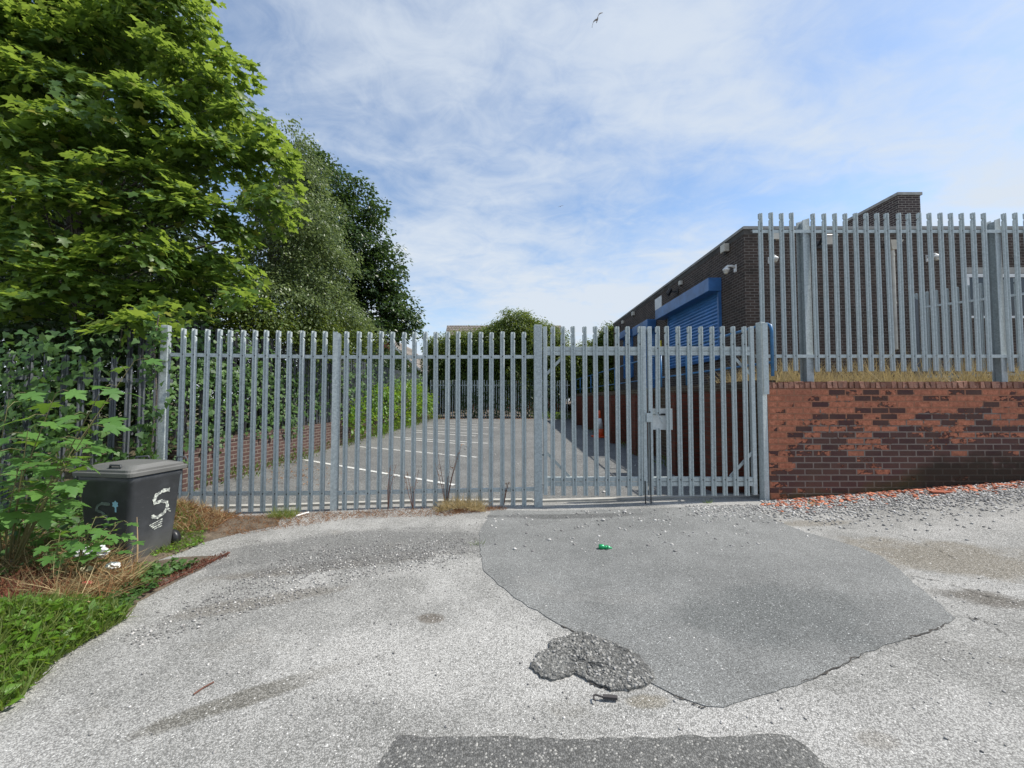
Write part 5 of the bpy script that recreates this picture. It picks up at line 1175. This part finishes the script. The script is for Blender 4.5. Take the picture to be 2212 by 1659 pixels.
for k in range(12): a = 2*PI*k/12; r = .036*(1 if k % 2 else .68); pl.append((ctr[0]+r*math.cos(a), ctr[1]+r*math.sin(a)))
V = [frontf(*ctr)]+[frontf(*p_) for p_ in pl]; mb.add(V, [(0, 1+i, 1+(i+1) % 12) for i in range(12)]); 
V = [frontf(-.165, .54), frontf(-.15, .54), frontf(-.15, .49), frontf(-.165, .49)]; mb.add(V, [(0, 1, 2, 3)])
o = mb.build('flower_sticker', STICKB, body); sd = o.modifiers.new('thick', 'SOLIDIFY'); sd.thickness = .002

# ------------------------------------------------------------------ traffic cone
cp = at(1294.7, 940, 13.9); cz = float(gz(cp.x, 13.9)); cp.x = min(cp.x, 3.3)
cn = tag(empty('traffic_cone', (cp.x, 13.9, cz)), 'orange and white traffic cone against the buttressed wall in the car park', 'traffic cone')
OR = simple('cone_orange', (.75, .10, .03), .5); ORW = simple('cone_white', (.72, .72, .70), .5)
mb = MB(); mb.box(-.25, .25, -.25, .25, 0, .05); bevel(mb.build('base', OR, cn), .015)
def cone(a, b_, ra, rb, m, nm): MB().tube([(0, 0, a), (0, 0, b_)], [ra, rb], 24).build(nm, m, cn, True)
R_ = lambda z: .185*(1-z/1.12)+.01
cone(.05, .30, R_(.05), R_(.30), OR, 'cone_body'); cone(.30, .68, R_(.30), R_(.68), ORW, 'reflective_sleeve'); cone(.68, .96, R_(.68), R_(.96), OR, 'cone_tip')

# ------------------------------------------------------------------ litter and small things
def crumple(name, label, cat, loc, size, m, seed, n=3):
    import bmesh
    bm = bmesh.new(); bmesh.ops.create_icosphere(bm, subdivisions=n, radius=1); rg = random.Random(seed)
    ph = [rg.uniform(0, 6) for _ in range(6)]
    for v in bm.verts:
        d = 1+.22*math.sin(v.co.x*5+ph[0])*math.sin(v.co.y*6+ph[1])+.16*math.sin(v.co.z*9+ph[2]+v.co.x*7)+rg.uniform(-.07, .07)
        v.co = Vector((v.co.x*size[0]*d, v.co.y*size[1]*d, v.co.z*size[2]*d+size[2]*.8))
    me = bpy.data.meshes.new(name); bm.to_mesh(me); bm.free(); o = link(name, me, m); o.location = loc; tag(o, label, cat); return o
def vz(v): c_ = gp(*v); return Vector((c_.x, c_.y, float(vergez(c_.x, c_.y))+.10))
PLAS = simple('clear_plastic_bag', (.62, .64, .66), .3); PW = simple('white_litter', (.8, .8, .78), .5)
crumple('plastic_bag', 'crumpled translucent plastic bag on the rubbish pile', 'bag', vz((195, 1250))+Vector((0, 0, .07)), (.13, .07, .05), PLAS, 1)
crumple('paper_scrap', 'white scrap at the right end of the rubbish pile', 'litter', vz((243, 1265))+Vector((0, 0, .04)), (.05, .035, .025), PW, 2)
crumple('paper_scrap', 'cream scrap in front of the plastic bag', 'litter', vz((184, 1275))+Vector((0, 0, .04)), (.05, .03, .02), simple('cream_litter', (.7, .65, .45), .6), 3)
crumple('paper_scrap', 'purple and white wrapper at the left edge of the rubbish pile', 'litter', vz((20, 1250)), (.05, .03, .015), simple('purple_litter', (.14, .10, .35), .5), 4)
crumple('paper_scrap', 'pale blue bottle top on the rubbish pile, behind the wrapper', 'litter', vz((112, 1232)), (.016, .016, .012), simple('pale_blue_litter', (.55, .70, .80), .5), 5)
crumple('paper_scrap', 'red striped wrapper at the lower edge of the rubbish pile', 'litter', vz((188, 1300))+Vector((0, 0, .03)), (.03, .02, .01), simple('red_litter', (.6, .08, .10), .5), 6)
c_ = gp(1307, 1187); t = tag(empty('crushed_can', (c_.x, c_.y, c_.z+.024), -.2), 'crushed green drink can lying on the smooth patch before the gates', 'can')
mb = MB(); mb.tube([(-.062, 0, 0), (-.056, 0, 0), (-.02, 0, .0), (.0, .004, -.008), (.02, 0, .0)], [.016, .024, .024, .016, .022], 14); mb.build('body', simple('green_can', (.02, .33, .12), .3, .3), t, True)
mb = MB(); mb.tube([(.021, 0, 0), (.045, .012, -.008), (.066, .018, -.014)], [.020, .012, .009], 12); mb.build('torn_end', simple('can_light_green', (.10, .45, .22), .3, .3), t, True)
# dark flattened offcut near the lump
c_ = gp(1310, 1512); t = tag(empty('rubber_offcut', (c_.x, c_.y, c_.z+.008)), 'dark bent strip of debris lying just below the rough asphalt lump', 'debris'); DR = simple('dark_rubber', (.05, .045, .045), .8)
mb = MB(); mb.prism([(-.02, -.006), (.05, -.014), (.056, .002), (.03, .010), (-.015, .012)], 0, .012); mb.build('flat_piece', DR, t)
mb = MB(); mb.tube([(-.018, .0, .006), (-.05, .012, .008), (-.062, .010, .006), (-.064, -.012, .004), (-.058, -.02, .004)], .0045, 6); mb.build('bent_wire', DR, t)
def stick(label, pts, r, m, name='stick'):
    P = [gp(*p) for p in pts]; P = [Vector((p.x, p.y, float(gz(p.x, p.y))+r+.008)) for p in P]; b0 = P[0].copy(); o = MB().tube([p-b0 for p in P], r, 6).build(name, m); o.location = b0; tag(o, label, 'stick')
stick('long reddish dead stem lying along the road edge below the bin', [(300, 1292), (370, 1258), (440, 1222), (496, 1197)], .008, STALKR, 'dead_stem')
stick('small thin dark twig lying alone on the worn road at lower left', [(418, 1505), (440, 1490), (462, 1478)], .004, STALKR, 'twig')
stick('white flat strip of litter at the foot of the long fence', [(640, 1118), (667, 1110)], .012, PW, 'white_strip')
for i, (lab, a, b_) in enumerate((('long pale straw stalk leaning across the left rubbish pile', (0, 1225), (215, 1185)), ('dry stalk sticking up from the rubbish pile near the saplings', (110, 1210), (98, 1150)), ('pair of bent dry stalks above the left end of the rubbish pile', (60, 1215), (45, 1110)), ('dry stalk leaning right from the weeds on the left', (150, 1190), (195, 1105)), ('pale stalk across the front of the rubbish pile', (105, 1348), (235, 1310)))):
    A = vz(a); Bp = gp(*a); tip = at(b_[0], b_[1], Bp.y+.05); o = MB().tube([(0, 0, 0), (tip-A)*.5+Vector((0, 0, .03)), tip-A], [.004, .0035, .002], 6).build('dry_stalk', STALK); o.location = A; tag(o, lab, 'stalk')
# pale bare twig standing before the bin corner
c_ = vz((300, 1228)); o = MB().tube([(0, 0, -.05), (.0, 0, .12), (-.005, 0, .25), (-.015, .0, .40)], [.007, .006, .004, .002], 6).build('bare_stem', STALK); o.location = (c_.x, c_.y-.02, c_.z-.04); tag(o, 'pale bare stem standing upright in front of the bin corner', 'stem')
# ------------------------------------------------------------------ gulls
GULL = simple('gull_feathers', (.35, .33, .32), .8)
def gull(label, vx, vy, Y, span, roll):
    c_ = at(vx, vy, Y); t = tag(empty('gull', c_), label, 'bird'); R = Matrix.Rotation(roll, 4, 'Y')
    def w_(side):
        xs_ = [0, .12, .26, .40, .5]; V = []
        for i, x in enumerate(xs_):
            ch = [.12, .11, .09, .06, .01][i]; zz = [0, .05, .07, .03, -.03][i]; yy = [0, -.03, -.03, .02, .08][i]
            for (dy, dz) in ((0, .008), (ch*.5, .012), (ch, 0), (ch*.5, -.008)): V.append(tuple(R @ Vector((side*x*span, (yy+dy-.08)*span, (zz+dz)*span))))
        F = []
        for i in range(4):
            for k in range(4): F.append((i*4+k, i*4+(k+1) % 4, i*4+4+(k+1) % 4, i*4+4+k))
        return MB().add(V, F).build('wing', GULL, t, True)
    w_(1); w_(-1)
    MB().tube([tuple(R @ Vector((0, y*span, z*span))) for y, z in ((-.19, 0), (-.14, .0), (-.08, -.01), (.0, -.01), (.09, 0), (.15, 0))], [.006*span, .022*span, .035*span, .032*span, .02*span, .022*span], 10).build('body', GULL, t, True)
gull('grey gull gliding with wings spread, high in the sky near the top of the view', 1290, 43, 26, 1.35, -.95)
gull('tiny distant gull in the middle of the sky above the car park', 1211, 446, 90, 1.3, -.3)

# ------------------------------------------------------------------ groups for repeated things
GROUPS = {'palisade_fence': 'palisade fences round the car park', 'gate_leaf': 'leaves of the double gate', 'gate_post': 'galvanised gate posts', 'sensor_box': 'boxes fixed to the building walls',
    'security_camera': 'dome cameras on the building', 'floodlight': 'floodlights on the building', 'maple_sapling': 'maple saplings round the bin', 'distant_tree': 'distant trees behind the car park', 'house': 'houses far behind',
    'dry_stalk': 'dry stalks on the rubbish pile', 'dry_weed': 'dead weeds along the long fence', 'weed': 'small green weeds on the road', 'ivy': 'ivy on the fences', 'stone': 'larger stones on the road', 'gull': 'gulls in the sky',
    'hawthorn_bush': 'bushes beyond the far fence', 'hawthorn_tree': 'bushes beyond the far fence', 'undergrowth_bush': 'shrubs behind the left fence', 'paper_scrap': 'litter on the rubbish pile', 'brick_wall': 'brick walls of the yard'}
for o in bpy.data.objects:
    if o.parent is None and o.get('label') and not o.get('kind'):
        g = GROUPS.get(o.name.split('.')[0])
        if g: o['group'] = g
